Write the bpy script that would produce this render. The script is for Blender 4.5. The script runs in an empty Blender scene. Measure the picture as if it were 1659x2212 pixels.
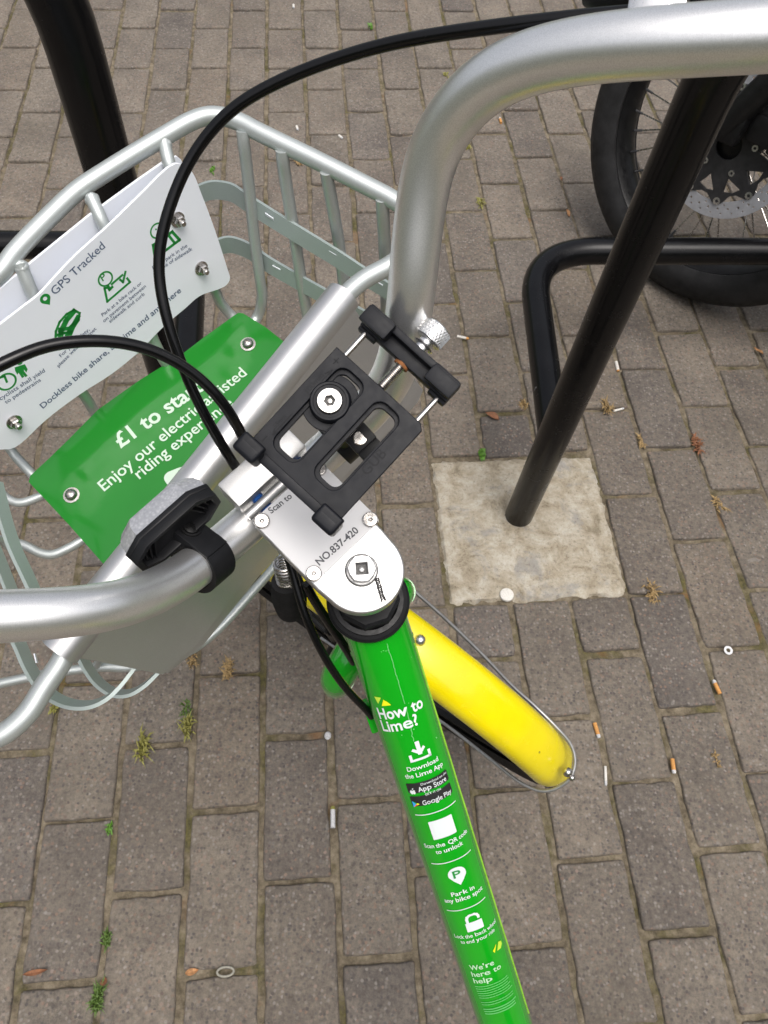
import bpy, bmesh, math, random
from mathutils import Vector, Matrix, noise
random.seed(11)
rad = math.radians
V = Vector
S = bpy.context.scene
C = S.collection

# ------------------------------------------------------------------ camera
# photo units: the picture is 1659 x 2212 units, focal length 1700 units
FOC = 1700.0
TH, ROLL, CAMH = 1.01566, 0.07642, 1.40
_s, _c, _sr, _cr = math.sin(TH), math.cos(TH), math.sin(ROLL), math.cos(ROLL)
_R0, _U0 = V((1, 0, 0)), V((0, _s, _c))
CR = _cr * _R0 + _sr * _U0
CU = -_sr * _R0 + _cr * _U0
CB = V((0, -_c, _s))
CAM = V((0, 0, CAMH))
cd = bpy.data.cameras.new('camera')
cam = bpy.data.objects.new('camera', cd)
C.objects.link(cam)
cd.sensor_fit = 'VERTICAL'
cd.sensor_height = 36.0
cd.lens = FOC / 2212 * 36.0
cd.clip_start, cd.clip_end = 0.02, 500
cam.matrix_world = Matrix(((CR.x, CU.x, CB.x, CAM.x), (CR.y, CU.y, CB.y, CAM.y), (CR.z, CU.z, CB.z, CAM.z), (0, 0, 0, 1)))
cd.dof.use_dof = True
cd.dof.focus_distance = 0.60
cd.dof.aperture_fstop = 36.0
S.camera = cam

# ------------------------------------------------------------------ light
SUN_EL, SUN_AZ = rad(72), rad(150)          # azimuth clockwise from +Y
w = bpy.data.worlds.new('World')
S.world = w
w.use_nodes = True
nt = w.node_tree
bg = nt.nodes['Background']
sky = nt.nodes.new('ShaderNodeTexSky')
sky.sky_type = 'NISHITA'
sky.sun_disc = False
sky.sun_elevation = SUN_EL
sky.sun_rotation = SUN_AZ
sky.air_density = 1.0
sky.dust_density = 8.0
sky.ozone_density = 0.6
hs_ = nt.nodes.new('ShaderNodeHueSaturation')     # thin overcast: the blue is mostly washed out
hs_.inputs['Saturation'].default_value = 0.42
nt.links.new(sky.outputs[0], hs_.inputs['Color'])
nt.links.new(hs_.outputs[0], bg.inputs[0])
bg.inputs[1].default_value = 0.14
sl = bpy.data.lights.new('sun', 'SUN')
sl.energy = 0.85
sl.angle = rad(40)
sl.color = (1.0, 0.97, 0.93)
sun = bpy.data.objects.new('sun', sl)
C.objects.link(sun)
sd = V((math.sin(SUN_AZ) * math.cos(SUN_EL), math.cos(SUN_AZ) * math.cos(SUN_EL), math.sin(SUN_EL)))
sun.rotation_euler = sd.to_track_quat('Z', 'Y').to_euler()
sun.location = (0, 0, 6)
S.view_settings.view_transform = 'Standard'
S.view_settings.look = 'None'
S.view_settings.exposure = 0.42
S.view_settings.gamma = 1.0

# ------------------------------------------------------------------ survey helpers
def cam2w(x, y, z):
    v = CR * x + CU * y + CB * z
    return v.normalized()
def ray(px, py):
    return CR * ((px - 829.5) / FOC) + CU * ((1106 - py) / FOC) - CB
def DZ(px, py, z):
    return CAM + ray(px, py) * z
def DG(px, py, h=0.0):
    r = ray(px, py)
    return CAM + r * ((h - CAMH) / r.z)

class Plane:
    def __init__(s, o, n, x):
        s.o = o; s.n = n.normalized()
        s.x = (x - s.n * x.dot(s.n)).normalized()
        s.y = s.n.cross(s.x)
    def uv(s, px, py, h=0.0):
        r = ray(px, py)
        p = CAM + r * ((s.o + s.n * h - CAM).dot(s.n) / r.dot(s.n))
        d = p - s.o
        return (d.dot(s.x), d.dot(s.y))
    def P(s, px, py, h=0.0):
        u, v = s.uv(px, py, h)
        return s.w(u, v, h)
    def w(s, u, v, h=0.0):
        return s.o + s.x * u + s.y * v + s.n * h

# ------------------------------------------------------------------ materials
class Mat:
    def __init__(s, name, color=(0.5, 0.5, 0.5), rough=0.5, metal=0.0, spec=0.5, coat=0.0):
        s.m = bpy.data.materials.new(name)
        s.m.use_nodes = True
        s.t = s.m.node_tree
        s.b = s.t.nodes['Principled BSDF']
        s.set('Base Color', (*color, 1)); s.set('Roughness', rough); s.set('Metallic', metal)
        s.set('Specular IOR Level', spec); s.set('Coat Weight', coat); s.set('Coat Roughness', 0.08)
        s.color = color
        s.co = None
    def set(s, k, v):
        s.b.inputs[k].default_value = v
    def n(s, typ, **kw):
        nd = s.t.nodes.new(typ)
        for k, v in kw.items():
            if k.startswith('i_'):
                nd.inputs[k[2:].replace('_', ' ')].default_value = v
            else:
                setattr(nd, k, v)
        return nd
    def l(s, a, b):
        s.t.links.new(a, b)
    def coords(s):
        if s.co is None:
            s.co = s.n('ShaderNodeTexCoord')
        return s.co.outputs['Object']
    def noise(s, scale, detail=4, rough=0.55, dist=0.0):
        nd = s.n('ShaderNodeTexNoise')
        nd.inputs['Scale'].default_value = scale
        nd.inputs['Detail'].default_value = detail
        nd.inputs['Roughness'].default_value = rough
        nd.inputs['Distortion'].default_value = dist
        s.l(s.coords(), nd.inputs['Vector'])
        return nd.outputs['Fac']
    def ramp(s, fac, stops):
        nd = s.n('ShaderNodeValToRGB')
        e = nd.color_ramp.elements
        while len(e) < len(stops):
            e.new(0.5)
        for k, (p, c) in enumerate(stops):
            e[k].position = p
            e[k].color = (*c, 1) if len(c) == 3 else c
        s.l(fac, nd.inputs[0])
        return nd.outputs[0]
    def mix(s, fac, a, b, mode='MIX'):
        nd = s.n('ShaderNodeMix', data_type='RGBA', blend_type=mode)
        for sock, val in ((nd.inputs[0], fac), (nd.inputs[6], a), (nd.inputs[7], b)):
            if hasattr(val, 'is_linked'):
                s.l(val, sock)
            elif isinstance(val, (int, float)):
                sock.default_value = val
            else:
                sock.default_value = (*val, 1)
        return nd.outputs[2]
    def math(s, op, a, b=0.0):
        nd = s.n('ShaderNodeMath', operation=op)
        for sock, val in ((nd.inputs[0], a), (nd.inputs[1], b)):
            if hasattr(val, 'is_linked'):
                s.l(val, sock)
            else:
                sock.default_value = val
        return nd.outputs[0]
    def base(s, out):
        s.l(out, s.b.inputs['Base Color'])
    def bump(s, h, strength=0.3, dist=0.001):
        nd = s.n('ShaderNodeBump')
        nd.inputs['Strength'].default_value = strength
        nd.inputs['Distance'].default_value = dist
        s.l(h, nd.inputs['Height'])
        s.l(nd.outputs[0], s.b.inputs['Normal'])
        return nd
    # everyday finish: slight mottling, roughness breakup, fine bump
    def finish(s, scale=60, amount=0.12, rough_amt=0.12, bump=0.05, bscale=900, bdist=0.0003):
        c = s.color
        f = s.noise(scale, 5, 0.6)
        lo = tuple(x * (1 - amount) for x in c); hi = tuple(min(1, x * (1 + amount)) for x in c)
        s.base(s.ramp(f, [(0.3, lo), (0.7, hi)]))
        r0 = s.b.inputs['Roughness'].default_value
        mr = s.n('ShaderNodeMapRange')
        s.l(s.noise(scale * 2.3, 6, 0.65), mr.inputs[0])
        mr.inputs[1].default_value = 0.3; mr.inputs[2].default_value = 0.7
        mr.inputs[3].default_value = max(0.02, r0 - rough_amt); mr.inputs[4].default_value = min(1, r0 + rough_amt)
        s.l(mr.outputs[0], s.b.inputs['Roughness'])
        if bump:
            s.bump(s.noise(bscale, 2, 0.5), bump, bdist)
        return s

M = {}
def mk(name, *a, fin=None, **k):
    m = Mat(name, *a, **k)
    if fin is not None:
        m.finish(**fin)
    M[name] = m.m
    return m

# paver: concrete block with aggregate, each block a little different
m = mk('paver', (0.17, 0.15, 0.135), 0.74, spec=0.5)
geo = m.n('ShaderNodeNewGeometry')
blk = m.ramp(geo.outputs['Random Per Island'], [(0.0, (0.110, 0.097, 0.088)), (0.12, (0.140, 0.121, 0.103)), (0.4, (0.152, 0.133, 0.113)), (0.75, (0.174, 0.151, 0.127)), (0.9, (0.160, 0.136, 0.111)), (1.0, (0.120, 0.108, 0.101))])
big = m.ramp(m.noise(9, 5, 0.6), [(0.3, (0.74, 0.72, 0.71)), (0.7, (1.18, 1.16, 1.11))])
c1 = m.mix(1.0, blk, big, 'MULTIPLY')
mid = m.ramp(m.noise(95, 7, 0.80), [(0.30, (0.50, 0.48, 0.47)), (0.5, (1.0, 1.0, 1.0)), (0.70, (1.50, 1.46, 1.38))])
c2 = m.mix(1.0, c1, mid, 'MULTIPLY')
vor = m.n('ShaderNodeTexVoronoi'); vor.inputs['Scale'].default_value = 185
m.l(m.coords(), vor.inputs['Vector'])
sep = m.n('ShaderNodeSeparateColor'); m.l(vor.outputs['Color'], sep.inputs[0])
near = m.ramp(vor.outputs['Distance'], [(0.30, (1, 1, 1)), (0.62, (0, 0, 0))])
pale = m.ramp(sep.outputs[0], [(0.66, (0, 0, 0)), (0.98, (0.60, 0.60, 0.60))])
dark = m.ramp(sep.outputs[1], [(0.62, (0, 0, 0)), (0.95, (0.80, 0.80, 0.80))])
c3 = m.mix(m.math('MULTIPLY', pale, near), c2, (0.30, 0.275, 0.25))
warm = m.ramp(sep.outputs[2], [(0.84, (0, 0, 0)), (0.96, (0.6, 0.6, 0.6))])
c3 = m.mix(m.math('MULTIPLY', warm, near), c3, (0.24, 0.15, 0.11))
c4 = m.mix(m.math('MULTIPLY', dark, near), c3, (0.060, 0.054, 0.052))
stain = m.ramp(m.noise(4.1, 5, 0.65, 0.6), [(0.52, (0, 0, 0)), (0.72, (0.5, 0.5, 0.5))])
c5 = m.mix(stain, c4, (0.105, 0.088, 0.066))
drop = m.ramp(m.noise(13, 3, 0.55, 1.2), [(0.715, (0, 0, 0)), (0.735, (0.35, 0.35, 0.35))])
c5 = m.mix(drop, c5, (0.30, 0.285, 0.26))
m.base(c5)
hh = m.math('ADD', m.noise(160, 6, 0.75), m.math('MULTIPLY', m.noise(26, 3, 0.6), 0.7))
m.bump(hh, 0.75, 0.0055)

# sand and moss in the joints
m = mk('joint', (0.15, 0.12, 0.08), 0.95, spec=0.2)
jc = m.ramp(m.noise(55, 6, 0.7), [(0.30, (0.060, 0.049, 0.033)), (0.5, (0.150, 0.124, 0.087)), (0.70, (0.255, 0.215, 0.158))])
moss = m.ramp(m.noise(7.5, 5, 0.7), [(0.50, (0, 0, 0)), (0.64, (0.85, 0.85, 0.85))])
jm = m.mix(moss, jc, m.ramp(m.noise(130, 3, 0.6), [(0.35, (0.038, 0.037, 0.014)), (0.7, (0.125, 0.112, 0.036))]))
rust = m.ramp(m.noise(7.7, 3, 0.6, 1.0), [(0.62, (0, 0, 0)), (0.72, (0.6, 0.6, 0.6))])
m.base(m.mix(rust, jm, (0.19, 0.095, 0.042)))
m.bump(m.noise(240, 5, 0.7), 0.8, 0.004)

# pale weathered concrete round the post
m = mk('concrete', (0.45, 0.41, 0.34), 0.92, spec=0.25)
cc = m.ramp(m.noise(19, 8, 0.74, 0.4), [(0.30, (0.15, 0.127, 0.092)), (0.43, (0.29, 0.25, 0.185)), (0.56, (0.385, 0.35, 0.285)), (0.72, (0.46, 0.435, 0.385))])
grey = m.ramp(m.noise(10.5, 7, 0.7, 0.5), [(0.53, (0, 0, 0)), (0.62, (0.7, 0.7, 0.7))])
cc = m.mix(grey, cc, (0.23, 0.225, 0.215))
spk = m.ramp(m.noise(120, 7, 0.85), [(0.32, (0.42, 0.38, 0.33)), (0.46, (1, 1, 1)), (0.75, (1.2, 1.2, 1.2))])
m.base(m.mix(1.0, cc, spk, 'MULTIPLY'))
m.bump(m.noise(90, 7, 0.75), 0.6, 0.006)

def metal_paint(name, col, rough, metal, sparkle=0.10, sc=2600):
    m = mk(name, col, rough, metal)
    f = m.noise(sc, 1, 0.4)
    lo = tuple(x * (1 - sparkle) for x in col); hi = tuple(min(1, x * (1 + sparkle)) for x in col)
    m.base(m.mix(1.0, m.ramp(f, [(0.32, lo), (0.68, hi)]), m.ramp(m.noise(24, 4, 0.6), [(0.3, (0.94, 0.94, 0.94)), (0.7, (1, 1, 1))]), 'MULTIPLY'))
    m.bump(f, 0.05, 0.0003)
    return m
metal_paint('silver_satin', (0.86, 0.86, 0.855), 0.34, 0.92)
metal_paint('silver_stem', (0.50, 0.50, 0.495), 0.36, 0.85)
metal_paint('basket_silver', (0.50, 0.535, 0.53), 0.43, 0.60, 0.08)
metal_paint('basket_band', (0.36, 0.42, 0.405), 0.48, 0.35, 0.06)
metal_paint('bracket_silver', (0.60, 0.60, 0.605), 0.40, 0.88, 0.06)
mk('steel', (0.50, 0.48, 0.46), 0.24, 1.0, fin=dict(scale=200, amount=0.1, rough_amt=0.08, bump=0))
mk('aluminium', (0.72, 0.72, 0.72), 0.30, 1.0, fin=dict(scale=150, amount=0.06, rough_amt=0.08, bump=0.05))
mk('cast_zinc', (0.36, 0.36, 0.36), 0.40, 0.8, fin=dict(scale=120, amount=0.14, rough_amt=0.1, bump=0.15))
mk('socket_dark', (0.05, 0.05, 0.05), 0.45, 0.7)  # near-black floors paint the shade inside shallow bolt and screw sockets
mk('rust', (0.20, 0.075, 0.02), 0.85, fin=dict(scale=400, amount=0.4))
mk('black_plastic', (0.0065, 0.0068, 0.008), 0.45, spec=0.26, fin=dict(scale=90, amount=0.2, rough_amt=0.08, bump=0.08, bscale=1600))
mk('mount_black', (0.0062, 0.0070, 0.0100), 0.46, spec=0.18, fin=dict(scale=70, amount=0.14, rough_amt=0.07, bump=0.07, bscale=2200))
mk('mount_mark', (0.0050, 0.0056, 0.0078), 0.5, spec=0.16)
mk('cable_black', (0.003, 0.003, 0.0035), 0.20, spec=0.32, fin=dict(scale=150, amount=0.2, rough_amt=0.08, bump=0.04))
mk('rubber', (0.012, 0.012, 0.0125), 0.65, spec=0.2, fin=dict(scale=60, amount=0.3, rough_amt=0.12, bump=0.2, bscale=500))
mk('tyre_wall', (0.018, 0.018, 0.019), 0.58, spec=0.25, fin=dict(scale=25, amount=0.4, rough_amt=0.14, bump=0.1, bscale=300))
# black painted rack steel, with chips
m = mk('rack_black', (0.006, 0.006, 0.0065), 0.3, spec=0.28)
chip = m.ramp(m.noise(55, 3, 0.5), [(0.735, (0, 0, 0)), (0.76, (1, 1, 1))])
m.base(m.mix(chip, m.ramp(m.noise(14, 4, 0.6), [(0.3, (0.0025, 0.0025, 0.003)), (0.7, (0.0045, 0.0045, 0.0052))]), (0.12, 0.12, 0.12)))
mr = m.ramp(m.noise(30, 5, 0.7), [(0.3, (0.17, 0.17, 0.17)), (0.7, (0.30, 0.30, 0.30))])
m.l(mr, m.b.inputs['Roughness'])
m.bump(m.noise(60, 3, 0.5), 0.05, 0.001)
m = mk('sign_white', (0.76, 0.79, 0.85), 0.34, spec=0.4, fin=dict(scale=9, amount=0.03, rough_amt=0.05, bump=0.03, bscale=30, bdist=0.001))
mk('plate_white', (0.50, 0.50, 0.51), 0.36, spec=0.5, fin=dict(scale=12, amount=0.03, rough_amt=0.05, bump=0))
mk('ink_grey', (0.085, 0.12, 0.20), 0.5)
mk('ink_dark', (0.045, 0.047, 0.055), 0.5)
mk('ink_black', (0.012, 0.012, 0.013), 0.6)
mk('ink_green', (0.008, 0.23, 0.035), 0.4)
mk('ink_white', (0.62, 0.67, 0.68), 0.42)
mk('ink_pale', (0.50, 0.62, 0.52), 0.42)
mk('ink_soft', (0.12, 0.46, 0.14), 0.5)
mk('ink_worn', (0.42, 0.64, 0.44), 0.5)
mk('ink_lime', (0.45, 0.68, 0.05), 0.4)
mk('ink_yellow', (0.72, 0.72, 0.01), 0.4)
mk('ink_red', (0.72, 0.06, 0.05), 0.4)
mk('ink_blue', (0.03, 0.35, 0.75), 0.4)
mk('advert_green', (0.014, 0.185, 0.020), 0.12, spec=0.45, fin=dict(scale=5, amount=0.08, rough_amt=0.04, bump=0.12, bscale=16, bdist=0.004))
m = mk('frame_green', (0.004, 0.305, 0.008), 0.17, spec=0.5, coat=1.0, fin=dict(scale=20, amount=0.06, rough_amt=0.05, bump=0.03, bscale=140))
mk('film_edge', (0.22, 0.42, 0.04), 0.3, fin=dict(scale=80, amount=0.2))
m = mk('guard_yellow', (0.74, 0.61, 0.002), 0.24, spec=0.5, coat=0.4, fin=dict(scale=30, amount=0.05, rough_amt=0.06, bump=0.04, bscale=90))
yb = m.b.inputs['Base Color'].links[0].from_socket
spots = m.ramp(m.noise(95, 2, 0.5), [(0.765, (0, 0, 0)), (0.775, (0.8, 0.8, 0.8))])
film = m.ramp(m.noise(11, 5, 0.7, 0.8), [(0.5, (0, 0, 0)), (0.8, (0.22, 0.22, 0.22))])
m.base(m.mix(spots, m.mix(film, yb, (0.42, 0.36, 0.10)), (0.05, 0.045, 0.02)))
m = mk('thread_blue', (0.02, 0.10, 0.34), 0.4, fin=dict(scale=300, amount=0.3))
# clear prismatic lens of the front reflector
m = mk('reflector_clear', (0.72, 0.74, 0.76), 0.16, 0.35, spec=0.8)
vv = m.n('ShaderNodeTexVoronoi', feature='F1'); vv.inputs['Scale'].default_value = 480
m.l(m.coords(), vv.inputs['Vector'])
m.base(m.mix(1.0, m.ramp(vv.outputs['Distance'], [(0.0, (0.50, 0.51, 0.52)), (0.6, (0.36, 0.37, 0.39))]), m.ramp(m.noise(500, 1, 0.5), [(0.35, (0.90, 0.90, 0.92)), (0.65, (1, 1, 1))]), 'MULTIPLY'))
m.bump(vv.outputs['Distance'], 0.16, 0.0010)
mk('filter_orange', (0.50, 0.24, 0.07), 0.8, fin=dict(scale=500, amount=0.3))
mk('paper_white', (0.58, 0.56, 0.52), 0.85, fin=dict(scale=500, amount=0.2))
mk('ash_grey', (0.45, 0.45, 0.46), 0.8, fin=dict(scale=500, amount=0.3))
mk('weed_green', (0.075, 0.13, 0.022), 0.6, fin=dict(scale=300, amount=0.4))
mk('weed_bright', (0.085, 0.20, 0.022), 0.55, fin=dict(scale=300, amount=0.4))
mk('weed_dry', (0.27, 0.185, 0.082), 0.8, fin=dict(scale=300, amount=0.45))
mk('weed_olive', (0.22, 0.21, 0.05), 0.7, fin=dict(scale=300, amount=0.4))
mk('leaf_brown', (0.20, 0.085, 0.040), 0.75, fin=dict(scale=200, amount=0.4))
mk('leaf_tan', (0.36, 0.185, 0.080), 0.75, fin=dict(scale=200, amount=0.4))
mk('disc_steel', (0.38, 0.39, 0.42), 0.36, 0.35, fin=dict(scale=60, amount=0.12, rough_amt=0.1, bump=0.1))
mk('moto_black', (0.006, 0.006, 0.0065), 0.38, spec=0.3, fin=dict(scale=50, amount=0.3, rough_amt=0.12, bump=0.1, bscale=400))
mk('carrier_grey', (0.030, 0.030, 0.032), 0.45, 0.3, fin=dict(scale=60, amount=0.3, rough_amt=0.12, bump=0.1))
mk('moto_grey', (0.10, 0.10, 0.105), 0.4, 0.5, fin=dict(scale=50, amount=0.3, rough_amt=0.12, bump=0.1))
mk('rubber_ring', (0.26, 0.25, 0.21), 0.7, fin=dict(scale=300, amount=0.2))
mk('grass', (0.060, 0.078, 0.040), 0.9, fin=dict(scale=2, amount=0.6, bump=0.9, bscale=9, bdist=0.2))  # greyed green for the added bank, toned for its reflections

# ------------------------------------------------------------------ mesh helpers
def catmull(pts, sub=6, closed=False):
    n = len(pts)
    if n < 3 or sub <= 1:
        return [p.copy() for p in pts]
    out = []
    rng = range(n if closed else n - 1)
    for i in rng:
        if closed:
            p0, p1, p2, p3 = pts[(i - 1) % n], pts[i], pts[(i + 1) % n], pts[(i + 2) % n]
        else:
            p1, p2 = pts[i], pts[i + 1]
            p0 = pts[i - 1] if i else p1 * 2 - p2
            p3 = pts[i + 2] if i + 2 < n else p2 * 2 - p1
        # centripetal parametrisation
        t0 = 0.0
        t1 = t0 + max(1e-6, (p1 - p0).length) ** 0.5
        t2 = t1 + max(1e-6, (p2 - p1).length) ** 0.5
        t3 = t2 + max(1e-6, (p3 - p2).length) ** 0.5
        for k in range(sub):
            t = t1 + (t2 - t1) * k / sub
            a1 = p0 * ((t1 - t) / (t1 - t0)) + p1 * ((t - t0) / (t1 - t0))
            a2 = p1 * ((t2 - t) / (t2 - t1)) + p2 * ((t - t1) / (t2 - t1))
            a3 = p2 * ((t3 - t) / (t3 - t2)) + p3 * ((t - t2) / (t3 - t2))
            b1 = a1 * ((t2 - t) / (t2 - t0)) + a2 * ((t - t0) / (t2 - t0))
            b2 = a2 * ((t3 - t) / (t3 - t1)) + a3 * ((t - t1) / (t3 - t1))
            out.append(b1 * ((t2 - t) / (t2 - t1)) + b2 * ((t - t1) / (t2 - t1)))
    if not closed:
        out.append(pts[-1].copy())
    return out

def fillet(pts, r, n=6):
    out = [pts[0]]
    for i in range(1, len(pts) - 1):
        p, a, b = pts[i], pts[i - 1], pts[i + 1]
        d1, d2 = (a - p), (b - p)
        rr = min(r, d1.length * 0.49, d2.length * 0.49)
        q1, q2 = p + d1.normalized() * rr, p + d2.normalized() * rr
        for k in range(n + 1):
            t = k / n
            out.append(q1 * (1 - t) ** 2 + p * 2 * t * (1 - t) + q2 * t * t)
    out.append(pts[-1])
    return out

class MB:
    def __init__(s):
        s.v = []; s.f = []; s.mi = []
    def add(s, vs, fs, mi=0):
        o = len(s.v)
        s.v += [tuple(p) for p in vs]
        s.f += [tuple(i + o for i in f) for f in fs]
        s.mi += [mi] * len(fs)
        return s
    def sweep(s, pts, ring, closed=False, caps=True, mi=0):
        """ring(i, t, n, b) -> list of points offsets"""
        n = len(pts)
        tang = []
        for i in range(n):
            a = pts[(i - 1) % n] if (closed or i) else pts[i]
            b = pts[(i + 1) % n] if (closed or i < n - 1) else pts[i]
            d = b - a
            tang.append(d.normalized() if d.length > 1e-9 else V((0, 0, 1)))
        up = V((0, 0, 1)) if abs(tang[0].z) < 0.9 else V((1, 0, 0))
        nrm = (up - tang[0] * up.dot(tang[0])).normalized()
        rings = []
        for i in range(n):
            t = tang[i]
            nrm = (nrm - t * nrm.dot(t)).normalized()
            rings.append(ring(i, t, nrm, t.cross(nrm)))
        k = len(rings[0])
        vs = [pts[i] + q for i in range(n) for q in rings[i]]
        fs = []
        for i in range(n if closed else n - 1):
            j = (i + 1) % n
            for q in range(k):
                fs.append((i * k + q, i * k + (q + 1) % k, j * k + (q + 1) % k, j * k + q))
        if caps and not closed:
            fs.append(tuple(range(k))[::-1]); fs.append(tuple((n - 1) * k + q for q in range(k)))
        return s.add(vs, fs, mi)
    def tube(s, pts, r, n=14, sub=5, closed=False, caps=True, mi=0, relax=0):
        m0 = len(pts)
        P = catmull(pts, sub, closed)
        for _ in range(relax):                   # even out the survey noise
            P = [P[0]] + [P[i] * .5 + (P[i - 1] + P[i + 1]) * .25 for i in range(1, len(P) - 1)] + [P[-1]]
        if isinstance(r, (list, tuple)):
            def rr(i):
                x = i / max(1, len(P) - 1) * (m0 - 1); a = min(int(x), m0 - 2); f = x - a
                return r[a] * (1 - f) + r[a + 1] * f
        else:
            rr = lambda i: r
        cs = [(math.cos(2 * math.pi * q / n), math.sin(2 * math.pi * q / n)) for q in range(n)]
        return s.sweep(P, lambda i, t, a, b: [a * (c * rr(i)) + b * (d * rr(i)) for c, d in cs], closed, caps, mi)
    def band(s, pts, up, wd, th, sub=5, closed=False, mi=0):
        P = catmull(pts, sub, closed)
        def ring(i, t, a, b):
            u = (up - t * up.dot(t)).normalized(); v = t.cross(u)
            return [u * (x * wd / 2) + v * (y * th / 2) for x, y in ((-1, -1), (1, -1), (1, 1), (-1, 1))]
        return s.sweep(P, ring, closed, True, mi)
    def lathe(s, prof, o, ax, n=32, x=None, mi=0, arc=None):
        ax = ax.normalized()
        x = x or (V((1, 0, 0)) if abs(ax.x) < 0.8 else V((0, 1, 0)))
        x = (x - ax * x.dot(ax)).normalized(); y = ax.cross(x)
        a0, a1 = arc or (0, 2 * math.pi)
        full = arc is None
        m_ = n if full else n + 1
        vs = []
        for k in range(m_):
            an = a0 + (a1 - a0) * k / n
            d = x * math.cos(an) + y * math.sin(an)
            vs += [o + ax * h + d * r for r, h in prof]
        L = len(prof)
        fs = []
        for k in range(n):
            j = (k + 1) % m_
            for q in range(L - 1):
                fs.append((k * L + q, j * L + q, j * L + q + 1, k * L + q + 1))
        return s.add(vs, fs, mi)
    def box(s, c, ax, ay, az, hx, hy, hz, bev=0.0, taper=1.0, seg=2, mi=0):
        bm = bmesh.new()
        bmesh.ops.create_cube(bm, size=2)
        for v in bm.verts:
            k = taper if v.co.z > 0 else 1.0
            v.co = V((v.co.x * hx * k, v.co.y * hy * k, v.co.z * hz))
        if bev:
            bmesh.ops.bevel(bm, geom=bm.edges[:], offset=bev, segments=seg, affect='EDGES', profile=0.6)
        bm.verts.index_update()
        vs = [c + ax * v.co.x + ay * v.co.y + az * v.co.z for v in bm.verts]
        fs = [[v.index for v in f.verts] for f in bm.faces]
        bm.free()
        return s.add(vs, fs, mi)
    def sphere(s, c, r, n=12, sq=(1, 1, 1), mi=0):
        bm = bmesh.new()
        bmesh.ops.create_uvsphere(bm, u_segments=n, v_segments=max(6, n // 2), radius=r)
        bm.verts.index_update()
        vs = [c + V((v.co.x * sq[0], v.co.y * sq[1], v.co.z * sq[2])) for v in bm.verts]
        fs = [[v.index for v in f.verts] for f in bm.faces]
        bm.free()
        return s.add(vs, fs, mi)
    def build(s, name, mats, parent=None, ang=38, smooth=True):
        me = bpy.data.meshes.new(name)
        me.from_pydata(s.v, [], s.f)
        if not isinstance(mats, (list, tuple)):
            mats = [mats]
        for mm in mats:
            me.materials.append(M[mm])
        if len(mats) > 1:
            me.polygons.foreach_set('material_index', s.mi)
        bm = bmesh.new(); bm.from_mesh(me)
        bmesh.ops.recalc_face_normals(bm, faces=bm.faces[:])
        bm.to_mesh(me); bm.free()
        if smooth:
            me.polygons.foreach_set('use_smooth', [True] * len(me.polygons))
            me.set_sharp_from_angle(angle=rad(ang))
        me.update()
        o = bpy.data.objects.new(name, me)
        C.objects.link(o)
        if parent is not None:
            o.parent = parent
            r = parent
            while r.parent is not None:
                r = r.parent
            base = r.location.copy()
            if parent.type == 'EMPTY':
                o.matrix_parent_inverse = Matrix.Translation(-base)
            else:
                o.matrix_parent_inverse = Matrix.Identity(4)
        return o

def empty(name, loc):
    o = bpy.data.objects.new(name, None)
    o.empty_display_size = 0.05
    C.objects.link(o)
    o.location = loc
    return o
def tag(o, label, cat, group=None):
    o['label'] = label; o['category'] = cat
    if group:
        o['group'] = group
    return o
def kind(o, k='structure'):
    o['kind'] = k
    return o

_tmp = 0
def curve_geo(splines, ext=0.0005, bev=0.0, res=2):
    """filled 2D outlines (holes allowed) -> vertices, faces in local xyz"""
    cu = bpy.data.curves.new('outline', 'CURVE')
    cu.dimensions = '2D'; cu.fill_mode = 'BOTH'
    cu.extrude = ext; cu.bevel_depth = bev; cu.bevel_resolution = res
    for sp in splines:
        q = cu.splines.new('POLY')
        q.points.add(len(sp) - 1)
        for k, (x, y) in enumerate(sp):
            q.points[k].co = (x, y, 0, 1)
        q.use_cyclic_u = True
    return _geo(cu)
def _geo(cu):
    ob = bpy.data.objects.new('outline', cu)
    C.objects.link(ob)
    dg = bpy.context.evaluated_depsgraph_get()
    me = bpy.data.meshes.new_from_object(ob.evaluated_get(dg))
    vs = [v.co.copy() for v in me.vertices]; fs = [tuple(p.vertices) for p in me.polygons]
    bpy.data.objects.remove(ob); bpy.data.curves.remove(cu); bpy.data.meshes.remove(me)
    return vs, fs
def text_geo(txt, bold=0.0, align='LEFT', spacing=1.0):
    cu = bpy.data.curves.new('letters', 'FONT')
    cu.body = txt; cu.size = 1.0; cu.offset = bold; cu.align_x = align
    cu.space_character = spacing
    cu.resolution_u = 3
    return _geo(cu)

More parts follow.
